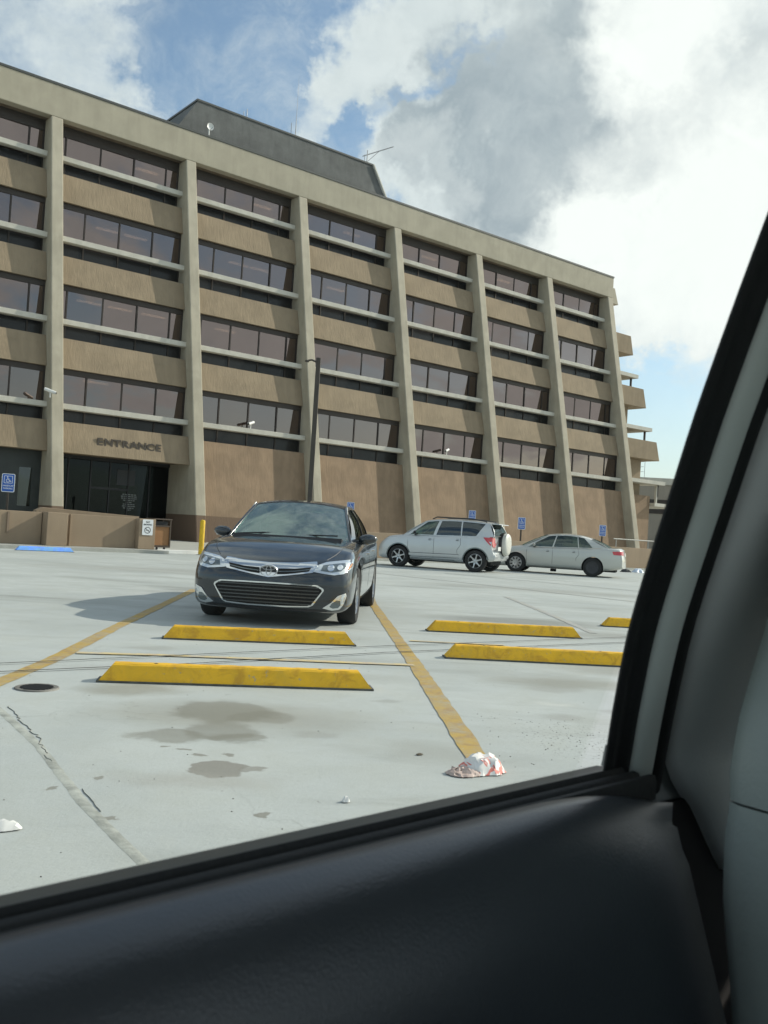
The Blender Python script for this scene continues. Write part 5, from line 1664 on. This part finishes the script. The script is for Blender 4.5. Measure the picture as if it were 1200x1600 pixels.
for s in (-1, 1):
    for x in SB['axles']:
        wheel(suv, x, s * 0.79, 0.355, s, 0.225, 6)
    door_mirror(suv, 1.45, s * 0.81, 1.15, s, M_BLACK, 0.95)
    for (x, z) in ((1.98, 0.97), (2.93, 1.0)):
        handle(suv, bvh, x, z, s, P_SILV)
    patch(suv, 'sill_moulding', bvh, [(1.28, 0.485), (3.0, 0.515), (3.0, 0.455), (1.28, 0.42)], P_SILV, 90, 0.018, 0.01, s, 0.1)
    patch(suv, 'sill_strip', bvh, [(1.28, 0.505), (3.0, 0.535), (3.0, 0.522), (1.28, 0.492)], M_BLACK, 90, 0.004, 0.01, s, 0.1)
    patch(suv, 'rocker_panel', bvh, [(1.30, 0.38), (3.02, 0.42), (3.02, 0.30), (1.30, 0.28)], M_LAMPD, 90, 0.003, 0.01, s, 0.1)  # dark panel along the lower flank
    # arch lips
    for xa in SB['axles']:
        pts = [(xa + 0.425 * cos(radians(a)), 0.355 + 0.425 * sin(radians(a))) for a in range(2, 180, 8)]
        patch(suv, 'arch_lip', bvh, stroke(pts, 0.035), M_LAMPD, 90, 0.006, 0.01, s, 0.08)
    patch(suv, 'tail_light', bvh, [(s * (y), z) for y, z in ((0.60, 0.83), (0.585, 0.98), (0.60, 1.13), (0.81, 1.15), (0.815, 0.95), (0.76, 0.83))], M_RED, 180, 0.02, 0.02, 1, 0.04)
    patch(suv, 'tail_light', bvh, [(3.78, 1.13), (4.2, 1.14), (4.2, 0.83), (4.02, 0.89), (3.9, 1.0)], M_RED, 90, 0.01, 0.02, s, 0.04)
    patch(suv, 'tail_light_lens', bvh, [(3.98, 1.0), (4.18, 0.97), (4.18, 0.90), (4.04, 0.93)], M_LAMPW, 90, 0.014, 0.01, s, 0.03)
    patch(suv, 'headlight', bvh, [(0.02, 0.78), (0.05, 0.87), (0.28, 0.93), (0.42, 0.95), (0.35, 0.86), (0.15, 0.79)], M_LAMPW, 90, 0.006, 0.01, s, 0.04)
    rr = MB(); rr.tube([(1.95, s * 0.60, 1.64), (2.1, s * 0.60, 1.71), (3.3, s * 0.60, 1.705), (3.75, s * 0.58, 1.65), (3.8, s * 0.58, 1.62)], 0.020, 8); rr.build('roof_rail', M_BLACK, suv, smooth=60)
patch(suv, 'fuel_flap', bvh, [(3.62 + 0.085 * cos(a * pi / 8), 0.98 + 0.085 * sin(a * pi / 8)) for a in range(16)], P_SILV, 90, 0.003, 0.003, -1, 0.05)
seams(suv, bvh, SB, [[(1.20, 1.04), (1.22, 0.7), (1.26, 0.30)], [(2.12, 1.075), (2.13, 0.7), (2.13, 0.30)], [(3.02, 1.10), (3.05, 0.85), (2.93, 0.66), (2.95, 0.55)]], 0.011)
m_ = MB(); m_.prism([(3.90, 1.60), (4.20, 1.585), (4.22, 1.56), (4.02, 1.555), (3.88, 1.57)], -0.56, 0.56, lambda p, q, t: (p, t, q)); m_.build('rear_spoiler', P_SILV, suv, bevel=0.012)
m_ = MB(); m_.lathe([(0.0, 0.26), (0.25, 0.255), (0.33, 0.235), (0.365, 0.20), (0.37, 0.03), (0.34, 0.0), (0, 0.0)], 36, 'x', center=(4.14, 0.10, 0.93)); m_.build('spare_wheel_cover', mat('ivory_cover', (0.62, 0.62, 0.56), 0.5, var=0.08), suv, smooth=40)
m_ = MB(); m_.lathe([(0.385, 0.03), (0.385, 0.12), (0.36, 0.12)], 36, 'x', center=(4.12, 0.10, 0.93)); m_.build('spare_wheel_ring', M_BLACK, suv, smooth=40)
m_ = MB(); m_.prism([(4.02, 0.42), (4.30, 0.45), (4.33, 0.52), (4.30, 0.60), (4.02, 0.60)], -0.80, 0.80, lambda p, q, t: (p - 0.12 * (abs(t) / 0.8) ** 3, t, q)); m_.build('rear_bumper', P_SILV, suv, bevel=0.02)
m_ = MB(); m_.box(4.225, 4.245, -0.66, -0.36, 0.72, 0.85); m_.build('licence_plate', M_WHITE, suv)
m_ = MB(); m_.box(0.4, 4.0, -0.6, 0.6, 0.24, 0.4); m_.build('underbody', M_ARCH, suv)

# ------------------------------------------------------------------ beige sedan seen from the side
P_BEIG = car_paint('light_beige_paint', (0.52, 0.53, 0.49), metal=0.3, rough=0.35, dust=0.08)
bei = thing('parked_car', 'light beige sedan seen from its left side behind the silver car', 'car', (4.15, 33.85, 0), radians(-17))
SC = dict(L=4.62, W=0.885, fl=0.7, rl=0.55, fbow=0.22, rbow=0.15,
          fprof=[(0.15, 0.10), (0.28, 0.01), (0.45, 0.0), (0.62, 0.03), (0.75, 0.12), (0.9, 0.25)],
          rprof=[(0.2, 0.10), (0.35, 0.01), (0.6, 0.0), (0.8, 0.04), (1.0, 0.08)],
          hw=[(0, 0.74), (0.05, 0.79), (0.15, 0.83), (0.4, 0.865), (0.9, 0.88), (3.5, 0.885), (4.2, 0.85), (4.5, 0.80), (4.62, 0.76)],
          zb=[(0, 0.22), (0.2, 0.19), (0.6, 0.19), (1.3, 0.21), (3.2, 0.21), (4.1, 0.24), (4.62, 0.34)],
          zs=[(0, 0.66), (0.1, 0.74), (0.3, 0.80), (0.7, 0.86), (1.2, 0.90), (2.0, 0.925), (3.2, 0.96), (4.0, 0.985), (4.5, 0.97), (4.62, 0.92)],
          zc=[(0, 0.69), (0.1, 0.78), (0.3, 0.85), (0.7, 0.92), (1.1, 0.965), (1.5, 0.97), (3.2, 1.0), (3.9, 1.03), (4.45, 1.035), (4.62, 0.97)],
          ys=[(0, 0.93), (0.5, 0.92), (1.2, 0.92), (4.62, 0.91)],
          axles=(0.88, 3.53), wr=0.325, gap=0.045, well=(1.3, 3.75),
          side=[(0.0, 1.08, 1.95), (0.045, 1.28, 2.02), (0.38, 2.12, 2.24), (0.405, 2.17, 2.28), (0.76, 3.02, 2.95), (0.775, 3.05, 2.98), (0.93, 3.52, 3.17), (1.0, 4.02, 3.42)],
          win=[(0.045, 0.38, M_CARGLASS), (0.405, 0.76, M_CARGLASS), (0.775, 0.93, M_CARGLASS)],
          yb=[(1.1, 0.74), (1.5, 0.785), (2.5, 0.80), (3.4, 0.78), (3.95, 0.68)],
          yt=[(1.92, 0.57), (2.4, 0.59), (3.0, 0.58), (3.3, 0.55)],
          zbelt=[(1.1, 0.905), (1.5, 0.92), (2.0, 0.93), (3.2, 0.965), (3.95, 1.0)],
          zt=[(1.95, 1.335), (2.25, 1.385), (2.6, 1.40), (3.0, 1.372), (3.42, 1.27)],
          wbow=0.18, rgbow=0.12, crown=0.05, seat=(2.1, 3.0))
sp_L[0] = SC['L']
me, bvh = body_mesh(SC, P_BEIG)
o = bpy.data.objects.new('body', me); COL.objects.link(o); o.parent = bei
greenhouse(bei, SC, P_BEIG)
for s in (-1, 1):
    wheel(bei, SC['axles'][0], s * 0.775, 0.325, s, 0.21, 9, 'cover')
    rw = wheel(bei, SC['axles'][1], s * 0.775, 0.325, s, 0.21, 9, 'cover')
    if s < 0:
        # the near rear wheel has lost its cover: plain dark steel disc
        for ch in list(rw.children):
            if ch.name.startswith('rim'):
                bpy.data.objects.remove(ch)
        m_ = MB(); m_.lathe([(0, -0.06), (0.05, -0.075), (0.09, -0.06), (0.15, -0.075), (0.19, -0.085), (0.216, -0.095), (0.218, -0.03)], 36, 'y'); m_.build('steel_disc', mat('black_steel_wheel', (0.035, 0.036, 0.04), 0.55), rw, smooth=40)
    door_mirror(bei, 1.50, s * 0.79, 0.985, s, P_BEIG, 0.9)
    for (x, z) in ((1.98, 0.80), (2.88, 0.82)):
        handle(bei, bvh, x, z, s, P_BEIG)
    patch(bei, 'tail_light', bvh, [(s * y, z) for y, z in ((0.48, 0.79), (0.50, 0.93), (0.79, 0.925), (0.77, 0.80))], M_RED, 180, 0.01, 0.02, 1, 0.04)
    patch(bei, 'tail_light', bvh, [(4.17, 0.915), (4.56, 0.92), (4.58, 0.79), (4.22, 0.80)], M_RED, 90, 0.01, 0.02, s, 0.04)
    patch(bei, 'headlight', bvh, [(0.03, 0.62), (0.03, 0.71), (0.28, 0.775), (0.40, 0.78), (0.30, 0.69)], M_LAMPW, 90, 0.006, 0.01, s, 0.04)
    patch(bei, 'window_moulding', bvh, [(1.45, 0.897), (2.5, 0.922), (3.5, 0.952), (3.5, 0.942), (2.5, 0.910), (1.45, 0.885)], M_STEEL, 90, 0.006, 0.01, s, 0.1)
seams(bei, bvh, SC, [[(1.25, 0.88), (1.24, 0.6), (1.28, 0.25)], [(2.14, 0.90), (2.15, 0.6), (2.15, 0.25)], [(3.02, 0.93), (3.06, 0.74), (2.96, 0.60), (2.97, 0.5)], [(1.28, 0.255), (2.0, 0.255), (3.0, 0.255)]], 0.011)
patch(bei, 'licence_plate', bvh, [(-0.16, 0.76), (0.16, 0.76), (0.16, 0.88), (-0.16, 0.88)], M_WHITE, 180, 0.008, 0.01, 1, 0.08)
m_ = MB(); m_.box(0.4, 4.3, -0.6, 0.6, 0.19, 0.34); m_.build('underbody', M_ARCH, bei)
m_ = MB(); m_.tube([(2.05, -0.35, 0.13), (2.25, -0.35, 0.13)], 0.05, 8); m_.build('exhaust_box', M_ARCH, bei)

# ================================================================== THE CAR WE LOOK OUT OF
# local axes: x runs along the door towards the rear, y points outwards through the window, z up
M_DOORP = mat('door_panel_vinyl', (0.021, 0.026, 0.033), 0.34, bump=0.12, bscale=420, spec=0.9)
M_FRAMEL = mat('pale_door_frame', (0.70, 0.75, 0.70), 0.5, bump=0.05, bscale=60, var=0.06)
M_TRIMG = mat('grey_pillar_trim', (0.70, 0.72, 0.70), 0.65, bump=0.08, bscale=300, var=0.06)
M_SEATL = mat('grey_green_leather', (0.27, 0.305, 0.285), 0.5, bump=0.12, bscale=160, var=0.08)
M_HEAD = mat('roof_lining', (0.62, 0.63, 0.60), 0.9, bump=0.2, bscale=300)
M_CARPET = mat('dark_carpet', (0.02, 0.02, 0.022), 0.95)
M_OURPAINT = car_paint('grey_car_paint', (0.10, 0.11, 0.11), metal=0.4)
DA = radians(47.34)
ride = thing('car_interior', 'dark car door, window frame and seat side that fill the near foreground', 'car', (0, 0, 0), radians(90) - DA)
Z0 = 0.90


def gy(z, n=0.0):
    """outward distance of the leaning side glass at height z"""
    return 0.489 - 0.36 * (z - Z0) - n


def sweep(name, path, section, mt, smooth=50, cap=True, parent=None):
    """section: (a, b) offsets; path: function k -> (origin, a axis, b axis)"""
    m_ = MB(); rows = []
    for (o_, a_, b_) in path:
        rows.append([Vector(o_) + Vector(a_) * p + Vector(b_) * q for p, q in section])
    closed = [r + [r[0]] for r in rows]
    m_.grid(closed)
    if cap:
        m_.quad(rows[0]); m_.quad(rows[-1][::-1])
    return m_.build(name, mt, parent or ride, smooth=smooth)


def rounded(w, h, r, n=5):
    """rounded rectangle section from 0..w and 0..h"""
    return [(p + w / 2, q + h / 2) for p, q in round_rect(w, h, min(r, w / 2 - 1e-4, h / 2 - 1e-4), n)]


# window pane, 4 mm thick
p_ = MB()
for off in (0.0, 0.004):
    p_.grid([[(-0.95 + 1.66 * i / 20, gy(z) + off, z) for z in [0.86 + 0.66 * j / 12 for j in range(13)]] for i in range(21)])
p_.build('window_glass', glass_mat('side_glass', (0.965, 0.975, 0.96), (0.9, 0.95, 0.95), 0.99, dirt=0.014), ride, smooth=60)

# belt line: outer moulding, rubber wiper lips, and the padded door top
xs_ = [-1.0 + 1.77 * i / 24 for i in range(25)]
straight = [((x, 0, 0), (0, 1, 0), (0, 0, 1)) for x in xs_]
sweep('outer_moulding', straight, [(0.490, 0.870), (0.490, 0.884), (0.494, 0.8895), (0.512, 0.8885), (0.520, 0.883), (0.522, 0.870)], mat('moulding_grey', (0.06, 0.065, 0.06), 0.4))
sweep('outer_wiper_lip', straight, [(0.4885, 0.872), (0.4885, 0.889), (0.484, 0.8935), (0.480, 0.889), (0.480, 0.872)], M_RUBBER)
sweep('inner_wiper_lip', straight, [(0.478, 0.872), (0.478, 0.886), (0.472, 0.8925), (0.466, 0.8915), (0.462, 0.885), (0.462, 0.872)], M_RUBBER)
sweep('inner_belt_seal', straight, [(0.460, 0.872), (0.460, 0.887), (0.455, 0.8935), (0.450, 0.8935), (0.4475, 0.889), (0.4475, 0.872)], M_RUBBER)
prof = [(0.447, 0.870), (0.4465, 0.894), (0.441, 0.8985), (0.429, 0.8970), (0.416, 0.8915), (0.405, 0.883), (0.394, 0.868), (0.384, 0.850), (0.376, 0.828), (0.371, 0.80), (0.369, 0.76), (0.368, 0.71), (0.362, 0.672),
        (0.340, 0.650), (0.310, 0.640), (0.296, 0.625), (0.294, 0.59), (0.312, 0.56), (0.345, 0.54), (0.352, 0.48), (0.353, 0.30), (0.447, 0.30)]
rows = []
for i in range(61):
    x = -1.0 + 1.80 * i / 60
    row = []
    for k, (y, z) in enumerate(prof):
        # the panel turns outwards towards its rear edge, and the armrest fades out there
        t = max(0.0, (x - 0.52) / 0.28)
        edge = 0.79 + max(0.0, (0.87 - z)) * 0.52
        yy = y
        if z < 0.69 and k < 19:
            f = max(0.0, min(1.0, (0.50 - x) / 0.25)); f = f * f * (3 - 2 * f)
            yy = 0.366 + (y - 0.366) * f
        roll = max(0.0, (x + (edge - 0.79) * (x - 0.2) / 0.6 - (edge - 0.22)) / 0.22)
        yy = yy + (0.447 - yy) * min(1.0, roll) ** 2.2
        zz = z - 0.034 * min(1.0, roll) ** 2 * (1 if z > 0.88 else 0.7 if z > 0.86 else 0.3 if z > 0.82 else 0)
        row.append((x + (edge - 0.79) * max(0.0, (x - 0.2)) / 0.6, yy, zz))
    rows.append(row)
m_ = MB(); m_.grid(rows); m_.quad(rows[-1]); m_.quad(rows[0][::-1])
m_.build('door_panel', M_DOORP, ride, smooth=70)


# upright strips of the window's rear edge: they follow the leaning, slightly curved edge of the glass
EDGE = [(0.83, 0.776), (0.90, 0.748), (0.96, 0.7245), (1.043, 0.699), (1.141, 0.686), (1.222, 0.677), (1.328, 0.6735), (1.42, 0.673), (1.53, 0.673)]


def edge_path(ds, z0=0.86, z1=1.52, n=36, back=0.0):
    out_ = []
    for k in range(n + 1):
        z = z0 + (z1 - z0) * k / n
        s = interp(z, EDGE) + (ds(z) if callable(ds) else ds)
        out_.append(((s, gy(z) - back, z), (1, 0, 0), (0, -1, -0.36)))
    return out_


sweep('glass_run_seal', edge_path(0.0), [(0.0, -0.0005), (0.0, 0.0015), (0.004, 0.004), (0.011, 0.004), (0.015, 0.002), (0.021, 0.002), (0.025, 0.005), (0.033, 0.006), (0.038, 0.004), (0.038, -0.0005)], M_RUBBER, smooth=45)
sweep('window_frame', edge_path(0.0385, z0=0.872), [(0.0, -0.001), (0.0, 0.003), (0.003, 0.007), (0.010, 0.010), (0.026, 0.011), (0.034, 0.009), (0.038, 0.004), (0.038, -0.001)], M_FRAMEL, smooth=60)
sweep('door_gap', edge_path(0.077, z0=0.50), [(0.0, -0.035), (0.0, -0.006), (0.060, -0.006), (0.060, -0.035)], M_RUBBER)
sweep('door_seal_bulb', edge_path(0.082, z0=0.50), [(0.000, -0.0055), (0.001, 0.001), (0.006, 0.005), (0.014, 0.006), (0.020, 0.005), (0.025, 0.001), (0.026, -0.0055)], M_RUBBER, smooth=60)
trw = [(0.0, -0.010), (0.001, 0.002), (0.006, 0.008), (0.020, 0.014), (0.045, 0.019), (0.080, 0.020), (0.12, 0.018), (0.17, 0.012), (0.20, 0.0), (0.20, -0.010)]
tp = []
for k in range(49):
    z = 0.75 + (1.52 - 0.75) * k / 48
    lean = 1.0 if z > 0.88 else 0.0
    tp.append(((interp(z, EDGE) + 0.118 + interp(z, [(0.5, 0.34), (0.70, 0.15), (0.80, 0.055), (0.88, 0.0), (1.3, 0.0)]), min(gy(z), 0.489), z), (1, 0, 0), (0, -1, -0.36 * lean)))
sweep('pillar_trim', tp, trw, M_TRIMG, smooth=60)
m_ = MB(); m_.prism([(0.76, 0.24), (0.76, 0.60), (0.80, 0.84), (1.6, 0.84), (1.6, 0.24)], 0.496, 0.499, lambda p, q, t: (p, t, q)); m_.build('lower_pillar_trim', mat('dark_lower_trim', (0.02, 0.018, 0.018), 0.9), ride)

# seat back next to the pillar: padded side and a stitched joint
SE = [(0.30, 0.80), (0.50, 0.79), (0.68, 0.765), (0.76, 0.745), (0.83, 0.728), (0.89, 0.727), (0.95, 0.737), (1.0, 0.758), (1.05, 0.783), (1.105, 0.802), (1.25, 0.84), (1.38, 0.87)]


def seat_rows(z0, z1, n):
    rr = []
    for k in range(n + 1):
        z = z0 + (z1 - z0) * k / n
        s = interp(z, SE)
        e = 0.0
        if k in (0, n):
            e = 0.002
        row = []
        for (a, y) in ((0.30, 0.30), (0.22, 0.355), (0.12, 0.372), (0.05, 0.374), (0.018, 0.368), (0.004, 0.352), (0.0, 0.33), (0.004, 0.28), (0.02, 0.22), (0.035, 0.10), (0.03, -0.02), (0.0, -0.10), (0.03, -0.16), (0.30, -0.16)):
            row.append((s + a + e * (1 if a < 0.1 else 0), y - e * (1 if y > 0.3 else 0), z))
        rr.append(row)
    return rr


for nm, z0, z1 in (('seat_back_lower', 0.30, 0.8935), ('seat_back_upper', 0.8955, 1.40)):
    zs_ = []
    rows = seat_rows(z0, z1, 22)
    # slope the joint a little, as stitched
    rows = [[(x, y, z + (x - 0.75) * -0.18 * (1 if 0.6 < z < 1.2 else 0.0)) for (x, y, z) in r] for r in rows]
    closed = [r + [r[0]] for r in rows]
    m_ = MB(); m_.grid(closed); m_.quad(rows[0]); m_.quad(rows[-1][::-1]); m_.build(nm, M_SEATL, ride, smooth=60)
m_ = MB(); m_.prism([(0.86, 1.41), (0.98, 1.41), (1.0, 1.48), (0.92, 1.49)], -0.05, 0.22, lambda p, q, t: (p, t, q)); m_.build('headrest', M_SEATL, ride, bevel=0.02)
m_ = MB(); m_.box(0.28, 0.80, -0.14, 0.33, 0.30, 0.52); m_.build('seat_cushion', M_SEATL, ride, bevel=0.05)

# the rest of the car round the camera
m_ = MB(); m_.prism([(0.50, 0.883), (0.522, 0.883), (0.545, 0.80), (0.565, 0.66), (0.56, 0.45), (0.53, 0.30), (0.50, 0.30)], -1.0, 0.80, lambda p, q, t: (t, p, q)); m_.build('door_skin', M_OURPAINT, ride, smooth=40)
m_ = MB(); m_.prism([(0.50, 0.90), (0.53, 0.90), (0.572, 0.66), (0.56, 0.45), (0.53, 0.25), (0.50, 0.25)], 0.81, 2.9, lambda p, q, t: (t, p, q)); m_.build('rear_quarter', M_OURPAINT, ride, smooth=40)
m_ = MB(); m_.prism([(0.262, 1.505), (0.30, 1.49), (0.31, 1.50), (0.27, 1.54), (0.1, 1.575), (-0.35, 1.585), (-0.85, 1.56), (-1.0, 1.52), (-0.98, 1.50), (-0.35, 1.545), (0.1, 1.54)], -0.75, 2.5, lambda p, q, t: (t, p, q)); m_.build('roof', M_OURPAINT, ride, smooth=40)
m_ = MB(); m_.prism([(0.262, 1.500), (0.10, 1.535), (-0.35, 1.54), (-0.97, 1.495), (-0.95, 1.485), (-0.35, 1.528), (0.08, 1.522), (0.25, 1.488)], -0.74, 2.15, lambda p, q, t: (t, p, q)); m_.build('roof_lining', M_HEAD, ride, smooth=40)
m_ = MB(); m_.box(-1.4, 2.9, -1.2, 0.50, 0.22, 0.29); m_.build('floor', M_CARPET, ride)
m_ = MB(); m_.box(-1.4, 2.9, -1.27, -1.19, 0.22, 0.90); m_.build('far_door', M_TRIMG, ride, bevel=0.02)
for (x0, x1) in ((-0.85, -0.75), (0.75, 0.85), (2.0, 2.3)):
    m_ = MB(); m_.prism([(-1.25, 0.92), (-1.19, 0.92), (-0.96, 1.50), (-1.0, 1.52)], x0, x1, lambda p, q, t: (t, p, q)); m_.build('far_pillar', M_TRIMG, ride)
m_ = MB(); m_.prism([(0.50, 0.90), (0.45, 0.90), (0.25, 1.49), (0.30, 1.50)], 0.98, 1.12, lambda p, q, t: (t, p, q)); m_.build('pillar_shell', M_TRIMG, ride)
m_ = MB(); m_.prism([(0.50, 0.90), (0.46, 0.90), (0.25, 1.50), (0.30, 1.51)], 1.95, 2.3, lambda p, q, t: (t, p, q)); m_.build('rear_pillar', M_TRIMG, ride)
m_ = MB(); m_.prism([(1.55, 0.30), (1.75, 1.05), (2.9, 1.0), (2.9, 0.30)], -1.18, 0.49, lambda p, q, t: (p, t, q)); m_.build('rear_bulkhead', M_TRIMG, ride)
m_ = MB(); m_.prism([(-1.3, 0.30), (-1.4, 0.92), (-1.0, 0.95), (-0.72, 0.86), (-0.70, 0.45), (-0.9, 0.30)], -1.18, 0.40, lambda p, q, t: (p, t, q)); m_.build('dashboard', M_DOORP, ride, bevel=0.03)
p_ = MB()
p_.grid([[(-1.35 + 0.62 * v, y * (1 - 0.2 * v) - 0.35 * (0.2 * v), 0.94 + 0.58 * v) for v in [k / 6 for k in range(7)]] for y in [-1.15 + 1.6 * j / 8 for j in range(9)]])
p_.build('windscreen', MATS['side_glass'], ride, smooth=60)


# ================================================================== LITTER
def crumple(name, label, cat, x, y, L, w_, h, mt, seed, rz=0.0, nx=13, ny=10, amp=0.0085, mi_fn=None, group=None):
    r = random.Random(seed)
    t = thing(name, label, cat, (x, y, 0.004), rz, group)
    rows_ = []; rows_b = []
    for i in range(nx + 1):
        u = i / nx * 2 - 1; row = []; rb = []
        for j in range(ny + 1):
            v = j / ny * 2 - 1
            hh = h * max(0.0, (1 - abs(u) ** 3)) * max(0.0, 1 - abs(v) ** 2.2)
            e = 1 - 0.25 * u * u * v * v
            px_, py_ = u * L / 2 * e + r.uniform(-amp, amp), v * w_ / 2 * e + r.uniform(-amp, amp)
            pz = max(0.001, hh + r.uniform(-amp, amp) * (0.4 + hh / max(h, 1e-4)))
            row.append((px_, py_, pz)); rb.append((px_, py_, max(0.0, pz - 0.0012)))
        rows_.append(row); rows_b.append(rb)
    m_ = MB(); m_.grid(rows_); m_.grid(rows_b)
    m_.build('crumpled_paper', mt, t, smooth=25)
    return t


def print_mat(name, base, ink):
    mt = bpy.data.materials.new(name); mt.use_nodes = True
    g = NG(mt.node_tree)
    out = g.add('ShaderNodeOutputMaterial'); b = g.add('ShaderNodeBsdfPrincipled'); g.put(out.inputs[0], b.outputs[0])
    b.inputs['Roughness'].default_value = 0.6
    tc = g.add('ShaderNodeTexCoord'); V = tc.outputs['Object']
    n = g.noise(V, 13, 2, 0.5, 1.8)
    g.put(b.inputs['Base Color'], g.mix(g.ramp(n, 0.52, 0.56), c4(base), c4(ink)))
    MATS[name] = mt
    return mt


bag = crumple('paper_bag', 'crumpled white paper bag with red print lying just past the car window sill', 'paper bag', 0.535, 4.42, 0.21, 0.20, 0.075, print_mat('bag_print', (0.78, 0.77, 0.74), (0.72, 0.22, 0.18)), 4, 0.5)
crumple('paper_wrapper', 'flattened light brown wrapper poking out left of the white paper bag', 'wrapper', 0.445, 4.34, 0.17, 0.13, 0.025, mat('greasy_wrapper', (0.60, 0.47, 0.41), 0.45, var=0.3, vscale=20), 9, 0.3)
crumple('paper_scrap', 'white folded paper scrap lying at the left edge of the photo', 'paper', -1.245, 3.21, 0.13, 0.055, 0.03, M_WHITE, 12, 0.35, 8, 5, 0.004)
crumple('tissue', 'tiny white tissue lying alone in the middle of the near deck', 'tissue', -0.083, 3.78, 0.035, 0.03, 0.02, M_WHITE, 14, 0.2, 7, 6, 0.003)
crumple('dry_leaf', 'small dark dry leaf lying on the deck left of the yellow line end', 'leaf', 0.25, 4.66, 0.04, 0.022, 0.004, mat('dry_leaf_brown', (0.10, 0.08, 0.05), 0.8), 15, 0.6, 6, 5, 0.002)
crumple('plastic_bag', 'pale bluish plastic bag lying on the ground beyond the beige sedan', 'plastic bag', 11.4, 41.2, 0.6, 0.35, 0.16, mat('pale_blue_film', (0.55, 0.62, 0.72), 0.4), 18, 0.3, 8, 6, 0.03)
crumple('rubble', 'dark lump lying on the ground right behind the beige sedan', 'rubble', 10.7, 40.6, 0.5, 0.25, 0.15, mat('dark_lump', (0.05, 0.05, 0.05), 0.8), 19, 0.2, 7, 5, 0.02)
r_ = random.Random(31)
grit = MB()
for k in range(420):
    x, y = r_.uniform(-3.2, 3.4), 2.4 + 9 * r_.random() ** 1.6
    if r_.random() < 0.45:
        x, y = r_.gauss(1.15, 0.3), r_.gauss(5.2, 0.4)
    s = r_.uniform(0.002, 0.0055); a = r_.uniform(0, pi)
    b0 = len(grit.v)
    for (dx, dy, dz) in ((1, 0, 0), (-0.5, 0.8, 0), (-0.6, -0.8, 0), (0, 0, 0.8)):
        grit.v.append((x + s * (dx * cos(a) - dy * sin(a)), y + s * (dx * sin(a) + dy * cos(a)), max(0.0, dz * s)))
    for f in ((0, 1, 3), (1, 2, 3), (2, 0, 3)):
        grit.f.append(tuple(b0 + i for i in f)); grit.mi.append(0)
go = grit.build('grit', mat('grit_dark', (0.12, 0.115, 0.10), 0.9), None, merge=False); go['kind'] = 'stuff'; go['label'] = 'loose grit and specks scattered on the parking deck'
